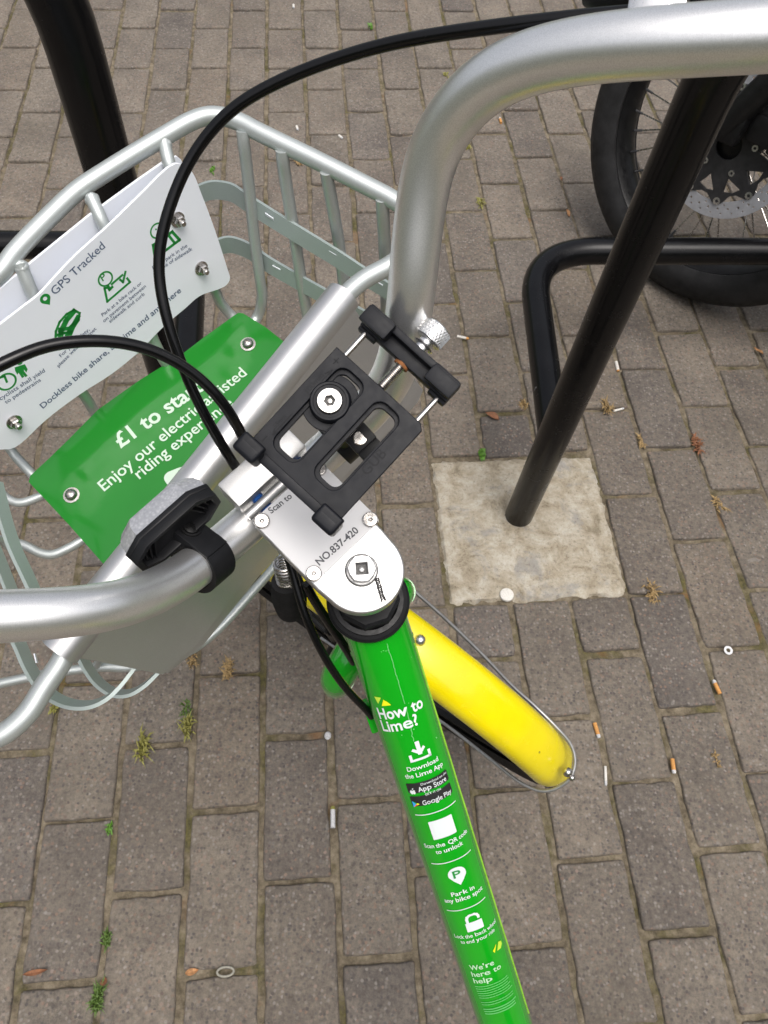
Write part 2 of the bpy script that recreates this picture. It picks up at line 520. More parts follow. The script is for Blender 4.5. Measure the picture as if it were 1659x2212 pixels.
def rrect(x0, y0, x1, y1, r, n=5):
    out = []
    for cx, cy, a in ((x1 - r, y1 - r, 0), (x0 + r, y1 - r, 90), (x0 + r, y0 + r, 180), (x1 - r, y0 + r, 270)):
        for k in range(n + 1):
            t = rad(a + 90 * k / n)
            out.append((cx + r * math.cos(t), cy + r * math.sin(t)))
    return out
def circ(x, y, r, n=20, a0=0, a1=360):
    full = abs(a1 - a0) >= 360
    m_ = n if full else n + 1
    return [(x + r * math.cos(rad(a0 + (a1 - a0) * k / n)), y + r * math.sin(rad(a0 + (a1 - a0) * k / n))) for k in range(m_)]
def stroke(pts, wd, closed=False):
    """outline(s) of a polyline of width wd"""
    out = []
    n = len(pts)
    for i in range(n if closed else n - 1):
        a, b = pts[i], pts[(i + 1) % n]
        dx, dy = b[0] - a[0], b[1] - a[1]
        L = math.hypot(dx, dy) or 1
        nx, ny = -dy / L * wd / 2, dx / L * wd / 2
        ex, ey = dx / L * wd / 2, dy / L * wd / 2
        out.append([(a[0] - ex + nx, a[1] - ey + ny), (b[0] + ex + nx, b[1] + ey + ny), (b[0] + ex - nx, b[1] + ey - ny), (a[0] - ex - nx, a[1] - ey - ny)])
    return out
def lay(mb, plane, geo, h=0.0, mi=0):
    vs, fs = geo
    mb.add([plane.w(v.x, v.y, v.z + h) for v in vs], fs, mi)
def lay_text(mb, plane, txt, p0, p1, h=0.0004, bold=0.0, mi=0, height=None):
    """text whose baseline runs from photo point p0 to p1 on the plane"""
    vs, fs = text_geo(txt, bold)
    x0 = min(v.x for v in vs); x1 = max(v.x for v in vs)
    a = V(plane.uv(*p0, h)); b = V(plane.uv(*p1, h))
    d = b - a; sc = d.length / (x1 - x0); d.normalize(); e = V((-d.y, d.x))
    sy = sc if height is None else height
    mb.add([plane.w(*(a + d * ((v.x - x0) * sc) + e * (v.y * sy)), h) for v in vs], fs, mi)

# ================================================================== SETTING
# paving lattice (blocks 121 x 237 mm laid in running bond)
YAW, TX, TY = 0.139084, -0.375942 * CAMH, 0.152953 * CAMH
PW = 0.0861154 * CAMH
PLN = PW * 1.96449
_cy, _sy = math.cos(YAW), math.sin(YAW)
EU, EV = V((_cy, _sy, 0)), V((-_sy, _cy, 0))
def lat(u, v, z=0.0):
    return V((TX, TY, z)) + EU * (u * PW) + EV * (v * PLN)

mb = MB()
mb.add([V((-150, -150, -0.06)), V((150, -150, -0.06)), V((150, 150, -0.06)), V((-150, 150, -0.06))], [(0, 1, 2, 3)])
kind(mb.build('ground', 'joint', smooth=False))

# unseen bank added to darken the horizon and tint reflections in the metal green
mb = MB()
RINGS = ((7.5, -.05), (8.5, .8), (9.3, 2.2), (10.0, 3.6), (11.5, 5.0), (14, 6.0), (30, 6.5))
NA = 120
vs = []
for i, (r_, z_) in enumerate(RINGS):
    for k in range(NA):
        a = 2 * math.pi * k / NA
        d = V((math.cos(a), math.sin(a), 0))
        nz = noise.noise(d * 4 + V((0, 0, i * .6)))
        hgt = 1.15 if d.y < -.25 else .55  # raised behind the camera to darken the bar's lower reflections
        vs.append(V((0, .8, 0)) + d * (r_ + nz * .5 * min(i, 2)) + V((0, 0, z_ * hgt * (1 + .35 * nz) if i else z_)))
fs = [(i * NA + k, i * NA + (k + 1) % NA, (i + 1) * NA + (k + 1) % NA, (i + 1) * NA + k) for i in range(len(RINGS) - 1) for k in range(NA)]
mb.add(vs, fs)
kind(mb.build('reflection_bank', 'grass', ang=180))

# sand bed that fills the joints, a finely humped sheet
mb = MB()
nx = 150; x0, x1, y0, y1 = -23, 35, -8, 30.5
vs = []
NU, NV = 230, 300
for i in range(NU + 1):
    for j in range(NV + 1):
        u = x0 + (x1 - x0) * i / NU; v = y0 + (y1 - y0) * j / NV
        p = lat(u, v)
        cross_ = abs((u + .5) % 1 - .5) > .09     # cross joints are emptier than the long ones
        p.z = (-0.0088 if cross_ else -0.0060) + 0.0046 * noise.noise(p * 11) + 0.0026 * noise.noise(p * 50)
        vs.append(p)
fs = [(i * (NV + 1) + j, (i + 1) * (NV + 1) + j, (i + 1) * (NV + 1) + j + 1, i * (NV + 1) + j + 1) for i in range(NU) for j in range(NV)]
mb.add(vs, fs)
kind(mb.build('joint_sand', 'joint'))

mb = MB()
GAP = 0.0086
rng = random.Random(5)
for k in range(-22, 34):
    for n in range(-8, 30):
        v0 = n + 0.5 * (k % 2)
        if 6 <= k < 9 and 1.5 - 0.01 < v0 + 1 and v0 < 2.97:
            # blocks cut for the concrete slab
            if v0 >= 1.49 and v0 + 1 <= 3.01:
                continue
            va, vb = v0, v0 + 1
            if v0 < 1.5 and v0 + 1 > 1.5: vb = 1.5
            if v0 < 2.97 and v0 + 1 > 2.97 and v0 >= 1.5: va = 2.97
            if vb - va < 0.06 or (va < 2.97 and va >= 1.5): continue
        else:
            va, vb = v0, v0 + 1
        du, dv = rng.gauss(0, .008), rng.gauss(0, .006)
        cu_, cv_ = k + .5 + du, (va + vb) / 2 + dv
        hw = (PW - GAP) / 2 + rng.gauss(0, .0007); hl = ((vb - va) * PLN - GAP) / 2 + rng.gauss(0, .0008)
        cen = lat(cu_, cv_)
        rot = rng.gauss(0, .007)
        e1 = EU * math.cos(rot) + EV * math.sin(rot); e2 = EV * math.cos(rot) - EU * math.sin(rot)
        zz = rng.gauss(0, .0013); tx_, ty_ = rng.gauss(0, .006), rng.gauss(0, .004)
        outl = []
        cr_ = 0.0032
        def edge(xa, ya, xb, yb, m_):
            for q in range(m_):
                t = q / m_
                outl.append((xa + (xb - xa) * t, ya + (yb - ya) * t))
        edge(-hw + cr_, -hl, hw - cr_, -hl, 5); edge(hw - cr_, -hl, hw, -hl + cr_, 2)
        edge(hw, -hl + cr_, hw, hl - cr_, 9); edge(hw, hl - cr_, hw - cr_, hl, 2)
        edge(hw - cr_, hl, -hw + cr_, hl, 5); edge(-hw + cr_, hl, -hw, hl - cr_, 2)
        edge(-hw, hl - cr_, -hw, -hl + cr_, 9); edge(-hw, -hl + cr_, -hw + cr_, -hl, 2)
        L = len(outl)
        vs = []
        sd_ = rng.random() * 50
        for inset, dz in ((0.0, -0.03), (0.0, -0.0055), (0.0008, -0.0026), (0.0022, -0.0008), (0.0046, 0.0)):
            for (x, y) in outl:
                w_ = noise.noise(V((x * 45 + sd_, y * 45, sd_))) * 0.0026 + noise.noise(V((x * 150 + sd_, y * 150, sd_ + 9))) * 0.0018
                fx = 1 - (inset + w_ + .0006) / hw; fy = 1 - (inset + w_ + .0006) / hl
                xx, yy = x * fx, y * fy
                vs.append(cen + e1 * xx + e2 * yy + V((0, 0, dz + zz + xx * tx_ + yy * ty_)))
        fs = []
        for r_ in range(4):
            for q in range(L):
                j = (q + 1) % L
                fs.append((r_ * L + q, r_ * L + j, (r_ + 1) * L + j, (r_ + 1) * L + q))
        fs.append(tuple(4 * L + q for q in range(L)))
        mb.add(vs, fs)
kind(mb.build('block_paving', 'paver', ang=60))

# pale concrete slab round the foot of the rack
mb = MB()
vs = []; N = 44
ua, ub, va, vb = 5.99, 9.01, 1.505, 2.965
for i in range(N + 1):
    for j in range(N + 1):
        u = ua + (ub - ua) * i / N; v = va + (vb - va) * j / N
        p = lat(u, v)
        e = min(i, N - i, j, N - j)
        jit = V((noise.noise(p * 60), noise.noise(p * 60 + V((9, 3, 1))), 0)) * 0.010 if e == 0 else V((0, 0, 0))
        p = p + jit
        dd_ = (p - DG(1122, 1110)).length
        p.z = 0.001 - .011 * math.exp(-(dd_ / .055) ** 2) + 0.003 * noise.noise(p * 9) + 0.0015 * noise.noise(p * 45) - (0.012 if e == 0 else 0.0015 if e == 1 else 0)
        vs.append(p)
fs = [(i * (N + 1) + j, (i + 1) * (N + 1) + j, (i + 1) * (N + 1) + j + 1, i * (N + 1) + j + 1) for i in range(N) for j in range(N)]
mb.add(vs, fs)
kind(mb.build('concrete_slab', 'concrete'))

# ================================================================== BIKE RACKS
def bike_rack(name, foot, lean, yaw, away, label):
    """inverted U hoop with a low guard rail; 'away' = +1 / -1 the side the hoop runs to"""
    t = tag(empty(name, foot), label, 'bike rack', 'black steel bike racks')
    ex = V((math.cos(yaw), math.sin(yaw), 0)) * away
    ey = V((-math.sin(yaw), math.cos(yaw), 0))
    ez = (V((0, 0, 1)) + ey * lean).normalized()
    P = lambda x, y, z: foot + ex * x + ey * y + ez * z
    r = 0.029
    top, wid = 1.14, 0.80
    pts = fillet([P(0, 0, -0.03), P(0, 0, top), P(wid, 0, top), P(wid, 0, -0.03)], 0.19, 12)
    MB().tube(pts, r, 28, 1).build('hoop', 'rack_black', t)
    zr, dep = 0.275, 0.50
    Q = lambda x, y: foot + ex * x + ey * (y + lean * zr) + V((0, 0, zr))
    pts = fillet([Q(0.010, 0.01), Q(0.038, dep + .015), Q(wid - .038, dep + .015), Q(wid - .010, 0.01)], 0.15, 14)
    MB().tube(pts, 0.0285, 28, 1).build('guard_rail', 'rack_black', t)
    return t
bike_rack('bike_rack', DG(1122, 1110), -0.088, 0.11, 1, 'black steel rack whose leaning post stands in the pale concrete slab')
bike_rack('bike_rack', V((-0.352, 0.806, 0)), 0.0, 0.10, -1, 'black steel rack with its upright post behind the bicycle basket')

# ================================================================== MOTORCYCLE
def wheel_frame(C0, yaw, lean):
    e1 = V((math.cos(yaw), math.sin(yaw), 0)); n = V((-math.sin(yaw), math.cos(yaw), 0))
    up = V((0, 0, 1)) * math.cos(lean) + n * math.sin(lean)
    ax = n * math.cos(lean) - V((0, 0, 1)) * math.sin(lean)
    return e1, up, ax
mR = 0.375
mC = V((0.742, 1.700, 0.362))
e1, up, ax = wheel_frame(mC, rad(-42), rad(14))
front = -ax                                    # side that faces the camera
t = tag(empty('motorcycle', (mC.x, mC.y, 0)), 'black motorcycle parked beyond the rack with spoked front wheel and drilled brake disc', 'motorcycle')
W2 = lambda a, r, h: mC + (e1 * math.cos(a) + up * math.sin(a)) * r + front * h
# tyre
prof = []
for k in range(17):
    a = rad(-118 + 236 * k / 16)
    prof.append((mR - 0.060 + 0.060 * math.cos(a), 0.062 * math.sin(a)))
wh = MB()
wh.lathe([(mR - 0.086, -0.040)] + prof + [(mR - 0.086, 0.040)], mC, front, 96, x=e1)
tyre = wh.build('tyre', 'tyre_wall', t, ang=50)
g = MB()
for hh in (-0.034, 0.034):
    g.lathe([(mR - 0.0505, hh * 1.22), (mR - 0.048, hh * 1.32), (mR - 0.0455, hh * 1.3)], mC, front, 96, x=e1)
g.build('sidewall_rib', 'rubber', tyre)
rim = MB()
rim.lathe([(mR - .082, -.042), (mR - .088, -.044), (mR - .093, -.038), (mR - .100, -.024), (mR - .106, -.010), (mR - .106, .010), (mR - .100, .024), (mR - .093, .038), (mR - .088, .044), (mR - .082, .042)], mC, front, 96, x=e1)
rimo = rim.build('rim', 'moto_black', t)
for k in range(36):
    a = 2 * math.pi * k / 36
    sg = 1 if k % 2 else -1
    b = a + (0.62 if (k // 2) % 2 else -0.62)
    q0 = W2(a, mR - .104, .006 * sg); q1 = W2(b, .040, .036 * sg)
    sp = MB()
    sp.tube([q0, q1], 0.0017, 8, 1, mi=0)
    sp.tube([q0, q0.lerp(q1, .09)], 0.0031, 8, 1, mi=1)
    sp.build('spoke', ['steel', 'moto_grey'], rimo)
hub = MB()
hub.lathe([(0, -.05), (.044, -.05), (.046, -.03), (.030, -.02), (.030, .02), (.046, .016), (.046, .05), (0.03, .056), (0, .056)], mC, front, 36, x=e1)
hub.build('hub', 'moto_black', t)
# floating disc: drilled ring, black carrier, rivets
pd = Plane(mC + front * .062, front, e1)
holes = []
for k in range(36):
    a = 360 / 36 * k
    holes.append(circ(.1345 * math.cos(rad(a)), .1345 * math.sin(rad(a)), .0036, 8))
    holes.append(circ(.1445 * math.cos(rad(a + 3.4)), .1445 * math.sin(rad(a + 3.4)), .0030, 8))
    if k % 2:
        holes.append(circ(.1255 * math.cos(rad(a + 6)), .1255 * math.sin(rad(a + 6)), .0030, 8))
dm = MB(); lay(dm, pd, curve_geo([circ(0, 0, .1545, 96), circ(0, 0, .1195, 96)] + holes, .0022, .0005, 1))
disc = dm.build('brake_disc', 'disc_steel', t)
cut = []
for k in range(10):
    a = 36 * k
    f = lambda r, d: (r * math.cos(rad(a + d)), r * math.sin(rad(a + d)))
    cut.append([f(.066, 12), f(.098, 5), f(.101, 18), f(.098, 29)])
outer = []
for k in range(20):
    a = 18 * k
    rr = .121 if k % 2 == 0 else .106
    for d in (-4.5, 4.5):
        outer.append((rr * math.cos(rad(a + d)), rr * math.sin(rad(a + d))))
cm = MB(); lay(cm, pd, curve_geo([outer, circ(0, 0, .030, 30)] + cut, .0026, .0008, 1), .003)
cm.build('disc_carrier', 'carrier_grey', disc)
for k in range(10):
    rv = MB()
    p = pd.w(.117 * math.cos(rad(36 * k)), .117 * math.sin(rad(36 * k)))
    rv.lathe([(.0036, .0055), (.0036, .007), (.0082, .0068), (.0082, .0035)], p, front, 14)
    rv.build('disc_rivet', 'aluminium', disc)
for k in range(5):
    rv = MB()
    p = pd.w(.058 * math.cos(rad(72 * k + 20)), .058 * math.sin(rad(72 * k + 20)))
    rv.lathe([(.0028, .004), (.0032, .008), (.0068, .008), (.0068, .0035)], p, front, 14)
    rv.build('disc_rivet', 'aluminium', disc)
# fork legs, axle clamp, caliper
fdir = (up * 0.93 + e1 * 0.36).normalized()
for sg, nm in ((1, 'fork_leg'), (-1, 'fork_leg')):
    b0 = mC + front * (.105 * sg) - e1 * .012 + up * .050
    fk = MB()
    fk.tube([b0 - fdir * .03, b0 + fdir * .06, b0 + fdir * .34], [.026, .030, .029], 24, 1)
    fk.tube([b0 + fdir * .33, b0 + fdir * .72], .0215, 20, 1)
    fk.box(b0 + fdir * .0, e1, front, up, .038, .018, .036, .010)
    leg = fk.build(nm, 'moto_black', t)
    if sg == 1:
        ar = MB()
        ar.lathe([(.0105, .0185), (.0105, .0235), (.0155, .0245), (.0155, .017)], b0 - e1 * .012, front, 6)
        ar.lathe([(0, .019), (.0105, .019)], b0 - e1 * .012, front, 6)
        ar.build('axle_nut', 'steel', leg)
        cp = MB()
        cp.box(mC + front * .075 + e1 * .118 + up * .080, e1, front, up, .034, .030, .052, .010)
        cp.box(mC + front * .090 + e1 * .070 + up * .062, e1, front, up, .040, .010, .028, .006)
        cp.build('brake_caliper', 'moto_black', t)
        ph = MB()
        ph.tube([mC + front * .11 + e1 * .12 + up * .13, mC + front * .13 + e1 * .06 + up * .24, b0 + fdir * .34 + front * .03, b0 + fdir * .6 + front * .03], .004, 10, 8)
        ph.build('brake_hose', 'cable_black', t)
        rb = MB(); rb.lathe([(0, .006), (.012, .006), (.014, 0), (.014, -.004)], mC + front * .112 - e1 * .085 + up * .155, front, 18)
        rb.build('side_reflector', 'ash_grey', t)
# front mudguard of the motorcycle
mg = MB()
mg.lathe([(mR + .012, -.062), (mR + .030, -.045), (mR + .036, 0), (mR + .030, .045), (mR + .012, .062)], mC, front, 30, x=e1, arc=(rad(35), rad(125)))
mg.build('mudguard', 'moto_black', t)
top = mC + fdir * .72
bd = MB()
bd.box(top - e1 * .03, e1, front, fdir, .06, .13, .022, .012)
bd.box(top + e1 * .30 + up * .02, e1, front, up, .26, .12, .09, .05, .8)
bd.tube([top + front * .36 + up * .10 + e1 * .06, top + front * .12 + up * .08, top - front * .12 + up * .08, top - front * .36 + up * .10 + e1 * .06], .013, 14, 5)
bd.box(mC + e1 * .74 + up * .22, e1, front, up, .20, .15, .20, .05)
bd.build('body', 'moto_black', t)
rw = MB()
rc = mC + e1 * 1.42
rw.lathe([(mR - 0.086, -0.050)] + [(r_, h_ * 1.2) for r_, h_ in prof] + [(mR - 0.086, 0.050)], rc, front, 64, x=e1)
rw.lathe([(0, -.04), (.06, -.04), (.06, .04), (0, .04)], rc, front, 30, x=e1)
rw.lathe([(mR - .082, -.05), (mR - .106, -.01), (mR - .106, .01), (mR - .082, .05)], rc, front, 64, x=e1)
for k in range(16):
    a = 2 * math.pi * k / 16
    rw.tube([rc + (e1 * math.cos(a) + up * math.sin(a)) * .055, rc + (e1 * math.cos(a) + up * math.sin(a)) * (mR - .10)], .003, 6, 1)
rw.tube([rc + front * .09, mC + e1 * .85 + up * .12 + front * .09], .022, 12, 1)
rw.build('rear_wheel', 'tyre_wall', t)

# ================================================================== HIRE BICYCLE
# steering frame: AX = steering axis (up), LX = along the bar, GX = forward
AX = cam2w(.05, .25, .967)
_l = CR * .72 + CU * .69 + CB * (-.2156)
LX = (_l - AX * _l.dot(AX)).normalized()
GX = AX.cross(LX)
BOLT = DZ(781, 1232, .485)
ST = Plane(BOLT, AX, LX)
def DS(px, py, s):
    return ST.P(px, py, s)
HUB = V((-0.0219, 0.4408, 0.332))
_y = rad(58); _h = V((-math.sin(_y), math.cos(_y), 0))
WF = (_h - AX * _h.dot(AX)).normalized()        # wheel forward
_ax = WF.cross(AX).normalized()
_t = rad(120); _mid = HUB + (WF * math.cos(_t) + AX * math.sin(_t)) * .345
WU = (AX - _ax * .018).normalized()             # the wheel leans into the turn a little more than the stem
HUB = _mid - (WF * math.cos(_t) + WU * math.sin(_t)) * .345
bike = tag(empty('bicycle', (HUB.x, HUB.y - .5, 0)), 'green and yellow hire bicycle with silver handlebar and front basket, parked between two black racks', 'bicycle')

# ---- handlebar
bar = [(-60, 1334, .383), (0, 1331, .39), (100, 1327, .40), (200, 1318, .415), (267, 1304, .43), (340, 1279, .455), (405, 1240, .48), (465, 1191, .500), (517, 1149, .512), (600, 1073, .520), (704, 975, .524), (770, 915, .522), (822, 862, .508), (858, 800, .480), (878, 725, .452), (889, 640, .432), (896, 553, .421), (902, 500, .4145), (913, 410, .4040), (932, 333, .3930), (964, 270, .382), (1004, 220, .371), (1055, 175, .360), (1116, 142, .350), (1209, 116, .339), (1306, 102, .329), (1439, 91, .318), (1606, 80, .308), (1760, 70, .302)]
BR = 0.01325
BP = [DZ(*p) for p in bar]
mb = MB()
mb.tube(BP, BR, 40, 8, relax=70)
handle = mb.build('handlebar', 'silver_satin', bike)
# rubber grips beyond the frame of the picture
for (a, b) in ((BP[0], (BP[0] - BP[2]).normalized()), (BP[-1], (BP[-1] - BP[-3]).normalized())):
    g = MB()
    g.tube([a - b * .004, a + b * .13], .0165, 24, 1)
    g.lathe([(.0165, 0), (.019, .003), (.019, .008), (0, .010)], a + b * .128, b, 24)
    g.build('grip', 'rubber', handle)

# ---- stem: head plate with rounded end, front cap, lip
stem = MB()
out = circ(0, 0, .0252, 40, 180, 360)
pl = [ST.uv(*p) for p in ((556, 1131), (676, 1256))]
hw = .0262
vt = ST.uv(622, 1075)[1]
body2d = [(-hw, 0.010)] + [(x, y) for x, y in out] + [(hw, 0.010), (hw, vt), (-hw, vt)]
lay(stem, ST, curve_geo([body2d], .0058, .0014, 3), -.0072)
stemo = stem.build('stem', 'silver_stem', bike, ang=50)
cap = MB()
ca = V(ST.uv(468, 1046, .006)); cb = V(ST.uv(609, 911, .006)); cc_ = V(ST.uv(521, 1091, .006))
um = (ca.x + cb.x) / 2; ul = abs(cb.x - ca.x) / 2; vm = (ca.y + cc_.y) / 2; vl = abs(ca.y - cc_.y) / 2
cap.box(ST.w(um, vm, -.006), LX, GX, AX, ul, vl, .012, .0018)
cap.build('stem_cap', 'silver_stem', stemo)
lip = MB()
la, lb = ST.uv(538, 1108, .002), ST.uv(612, 1045, .002)
lv = (la[1] + lb[1]) / 2
lip.tube([ST.w(-.0268, lv, 0), ST.w(.0268, lv, 0)], .0032, 14, 1)
lip.build('stem_lip', 'silver_stem', stemo)
for uu in (ST.uv(557, 1076, -.004)[0], ST.uv(637, 992, -.004)[0]):
    b_ = MB()
    vs_ = (vm - vl + lv) / 2
    prof = []
    for k in range(14):
        prof += [(.0036, k * .0011), (.0042, k * .0011 + .00055)]
    b_.lathe(prof, ST.w(uu, vm - vl + .002, -.006), -GX, 18)
    b_.build('clamp_bolt', 'thread_blue', stemo)
steer = MB()
steer.lathe([(.0145, -.0135), (.0145, -.060)], BOLT, AX, 30)
steer.build('steerer', 'aluminium', stemo)
# big bolt with square drive
sb = MB()
lay(sb, ST, curve_geo([circ(0, 0, .0092, 40)], .0012, .0005, 2), .0010)
hexo = [(.0079 * math.cos(rad(a)) * (1 if k % 2 else 1.06), .0079 * math.sin(rad(a)) * (1 if k % 2 else 1.06)) for k, a in enumerate(range(15, 375, 30))]
q = .0041
sq = [(q * math.cos(rad(a + 3)) * 1.414, q * math.sin(rad(a + 3)) * 1.414) for a in (45, 135, 225, 315)]
rot_ = rad(47)
sq = [(x * math.cos(rot_) - y * math.sin(rot_), x * math.sin(rot_) + y * math.cos(rot_)) for x, y in sq]
lay(sb, ST, curve_geo([hexo, sq], .0022, .0007, 2), .0046)
lay(sb, ST, curve_geo([[(x * 1.04, y * 1.04) for x, y in sq]], .0002), .0028, 1)
sb.lathe([(.0021, .0028), (.0018, .0040), (.0009, .0044), (0, .0044)], BOLT, AX, 14)
sb.lathe([(.0093, .0001), (.0104, .0001)], BOLT, AX, 40, mi=1)
sb.build('steerer_bolt', ['cast_zinc', 'socket_dark'], stemo)
ink = MB()
for side in (-1, 1):
    for k in range(30):
        f_ = k / 29
        if rng.random() < (.35 if side > 0 else .12): continue
        px, py = 814.5 + 13.5 * f_ + side * 3.2, 1250 + 47 * f_ - side * .8
        u, v = ST.uv(px, py, .0003)
        lay(ink, ST, curve_geo([[(u + rng.uniform(.0004, .0011) * math.cos(a), v + rng.uniform(.0004, .0010) * math.sin(a)) for a in (0, 1.1, 2.2, 3.4, 4.6, 5.5)]], .00005), .0003)
for k in range(12):
    f_ = k / 11
    u, v = ST.uv(814.5 + 13.5 * f_, 1250 + 47 * f_ * .9, .0003)
    lay(ink, ST, curve_geo([[(u + rng.uniform(.0003, .0008) * math.cos(a), v + rng.uniform(.0003, .0008) * math.sin(a)) for a in (0, 1.3, 2.6, 3.9, 5.2)]], .00005), .0003)
ink.build('marker_line', 'ink_black', stemo)

# number plate on the stem
c_ = [ST.uv(*p, .0012) for p in ((565, 1121), (798, 1127), (675, 1241), (695, 1015))]
ux0 = (c_[0][0] + c_[2][0]) / 2; ux1 = (c_[1][0] + c_[3][0]) / 2
vy0 = (c_[1][1] + c_[2][1]) / 2; vy1 = (c_[0][1] + c_[3][1]) / 2
mg_ = .0042
np_ = MB()
lay(np_, ST, curve_geo([rrect(ux0 - mg_, vy0 - mg_, ux1 + mg_, vy1 + mg_, .002)], .0005, .0002, 1), .0008)
plate = np_.build('number_plate', 'plate_white', stemo)
for (u, v) in ((ux0, vy0), (ux1, vy0), (ux0, vy1), (ux1, vy1)):
    b_ = MB()
    o_ = ST.w(u, v, .0014)
    star = [((.0013 if k % 2 else .0019) * math.cos(rad(30 * k)), (.0013 if k % 2 else .0019) * math.sin(rad(30 * k))) for k in range(12)]
    pp = Plane(o_, AX, LX)
    lay(b_, pp, curve_geo([circ(0, 0, .0042, 24), star], .0008, .0007, 2), .0012)
    lay(b_, pp, curve_geo([[(x * 1.06, y * 1.06) for x, y in star]], .0001), .0003, 1)
    b_.lathe([(.0042, .0001), (.0049, .0001)], o_, AX, 24, mi=1)
    b_.lathe([(.0008, .0004), (.0006, .0013), (0, .0013)], o_, AX, 10)
    b_.build('plate_screw', ['steel', 'socket_dark'], stemo)
wr = MB()
lay_text(wr, ST, 'Scan to', (586, 1110), (632, 1074), .0016, .02)
wr.build('plate_lettering', 'ink_dark', stemo)
wr = MB()
lay_text(wr, ST, 'NO.837-420', (690, 1222), (776, 1148), .0016, .024)
wr.build('plate_lettering', 'ink_dark', stemo)

# ---- headset and green frame
RING = DZ(795, 1296, .548)
HAX = (BOLT - RING).normalized()
HAX = (HAX + AX).normalized()
hs = MB()
hs.lathe([(.0235, -.0085), (.0285, -.0080), (.0292, -.0065), (.0292, -.0030), (.0275, -.0015), (.0250, -.002), (.0248, .0005), (.0215, .001), (.0200, -.001)], RING, HAX, 48)
hset = hs.build('headset', 'black_plastic', bike)
hn = MB()
hn.lathe([(.0165, -.004), (.0220, -.003), (.0222, .012), (.0200, .014), (.014, .014)], RING, HAX, 8)
hn.build('headset_nut', 'black_plastic', hset)
hb = MB(); hb.lathe([(.0205, -.0008), (.0232, -.0002), (.0238, -.0012)], RING, HAX, 40); hb.build('bearing_race', 'leaf_tan', hset)
T0, T1 = DZ(803, 1322, .572), DZ(1091, 2209, .715)
TD = (T1 - T0).normalized()
T2 = T1 + TD * .20
TR0 = .0238
tn = (CAM - (T0 + T1) / 2); tn = (tn - TD * tn.dot(TD)).normalized()
tb = TD.cross(tn).normalized()
if tb.dot(CR) < 0: tb = -tb
fr = MB()
def oval(i, t, a, b):
    o_ = []
    for k in range(48):
        an = 2 * math.pi * k / 48
        x, y = math.cos(an), math.sin(an)
        e = .86
        x = math.copysign(abs(x) ** e, x); y = math.copysign(abs(y) ** e, y)
        o_.append(tb * (x * TR0 * 1.0) + tn * (y * TR0 * 1.02))
    return o_
fr.sweep([T0 + TD * (d / 40 * (T2 - T0).length) for d in range(41)], oval)
frame = fr.build('main_tube', 'frame_green', bike)
ht = MB()
ht.lathe([(.0262, -.008), (.0262, -.024), (.0250, -.028), (.0250, -.080), (.0265, -.084), (.0265, -.094), (.02, -.095)], RING, HAX, 40)
ht.build('head_tube', 'frame_green', bike)
wl = MB()                                       # weld bead round the joint
for k in range(44):
    an = rad(-85 + 170 * k / 43)
    d_ = tn * math.cos(an) + tb * math.sin(an)
    wl.sphere(T0 + TD * (.021 + .005 * math.sin(an) ** 2 + rng.uniform(-.0006, .0006)) + d_ * (TR0 * .930), .0024, 8, (1, 1, 1))
wl.build('weld_bead', 'frame_green', frame)
cl = MB()
cl.box(DZ(803, 1545, .608), TD, tb, tn, .013, .0045, .006, .0022)
cl.build('cable_guide', 'frame_green', bike)
# rest of the frame: bottom bracket, seat tube, saddle, stays, rear wheel
HD = V((TD.x, TD.y, 0)).normalized()            # towards the rear of the bike
BB = T2 + HD * .02
rf = MB()
sx = V((-HD.y, HD.x, 0))
rf.tube([BB - sx * .045, BB + sx * .045], .030, 24, 1)
ST_T = BB + HD * .16 + V((0, 0, .46))
rf.tube([BB, ST_T], .020, 20, 1)
RH = BB + HD * .50; RH.z = .332
for sg in (-1, 1):
    rf.tube([BB + sx * .03 * sg, RH + sx * .065 * sg], .011, 12, 1)
    rf.tube([BB.lerp(ST_T, .85) + sx * .02 * sg, RH + sx * .065 * sg], .009, 12, 1)
rf.build('rear_frame', 'frame_green', bike)
sa = MB()
sa.tube([ST_T, ST_T + HD * .04 + V((0, 0, .12))], .0135, 16, 1)
sp_ = ST_T + HD * .05 + V((0, 0, .14))
sa.tube([sp_ - HD * .15, sp_ - HD * .06, sp_ + HD * .06, sp_ + HD * .11], [.018, .035, .075, .06], 20, 5)
sa.build('saddle', 'black_plastic', bike)

def bicycle_wheel(name, hub_, fw, axl, parent):
    up_ = axl.cross(fw)
    wm = MB()
    rr = .332
    pr = [(rr - .046, -.017)] + [(rr - .025 + .025 * math.cos(rad(a)), .025 * math.sin(rad(a))) for a in range(-110, 111, 20)] + [(rr - .046, .017)]
    wm.lathe(pr, hub_, axl, 72, x=fw)
    for k in range(60):
        a = 2 * math.pi * k / 60
        for sg in (-1, 1):
            wm.box(hub_ + (fw * math.cos(a) + up_ * math.sin(a)) * (rr - .0035) + axl * (.014 * sg), fw * -math.sin(a) + up_ * math.cos(a), axl, fw * math.cos(a) + up_ * math.sin(a), .006, .005, .004)
    tyre_ = wm.build(name, 'rubber', parent)
    rm = MB()
    rm.lathe([(rr - .046, -.013), (rr - .062, -.012), (rr - .066, 0), (rr - .062, .012), (rr - .046, .013)], hub_, axl, 72, x=fw)
    rm.lathe([(0, -.05), (.03, -.05), (.032, -.03), (.05, -.025), (.05, .025), (.032, .016), (.03, .05), (0, .05)], hub_, axl, 30)
    for k in range(32):
        a = 2 * math.pi * k / 32; b = a + (.5 if k % 4 < 2 else -.5)
        sg = 1 if k % 2 else -1
        rm.tube([hub_ + (fw * math.cos(b) + up_ * math.sin(b)) * .048 + axl * .026 * sg, hub_ + (fw * math.cos(a) + up_ * math.sin(a)) * (rr - .063)], .0011, 6, 1)
    rm.build('rim_and_spokes', 'moto_black', tyre_)
    return tyre_
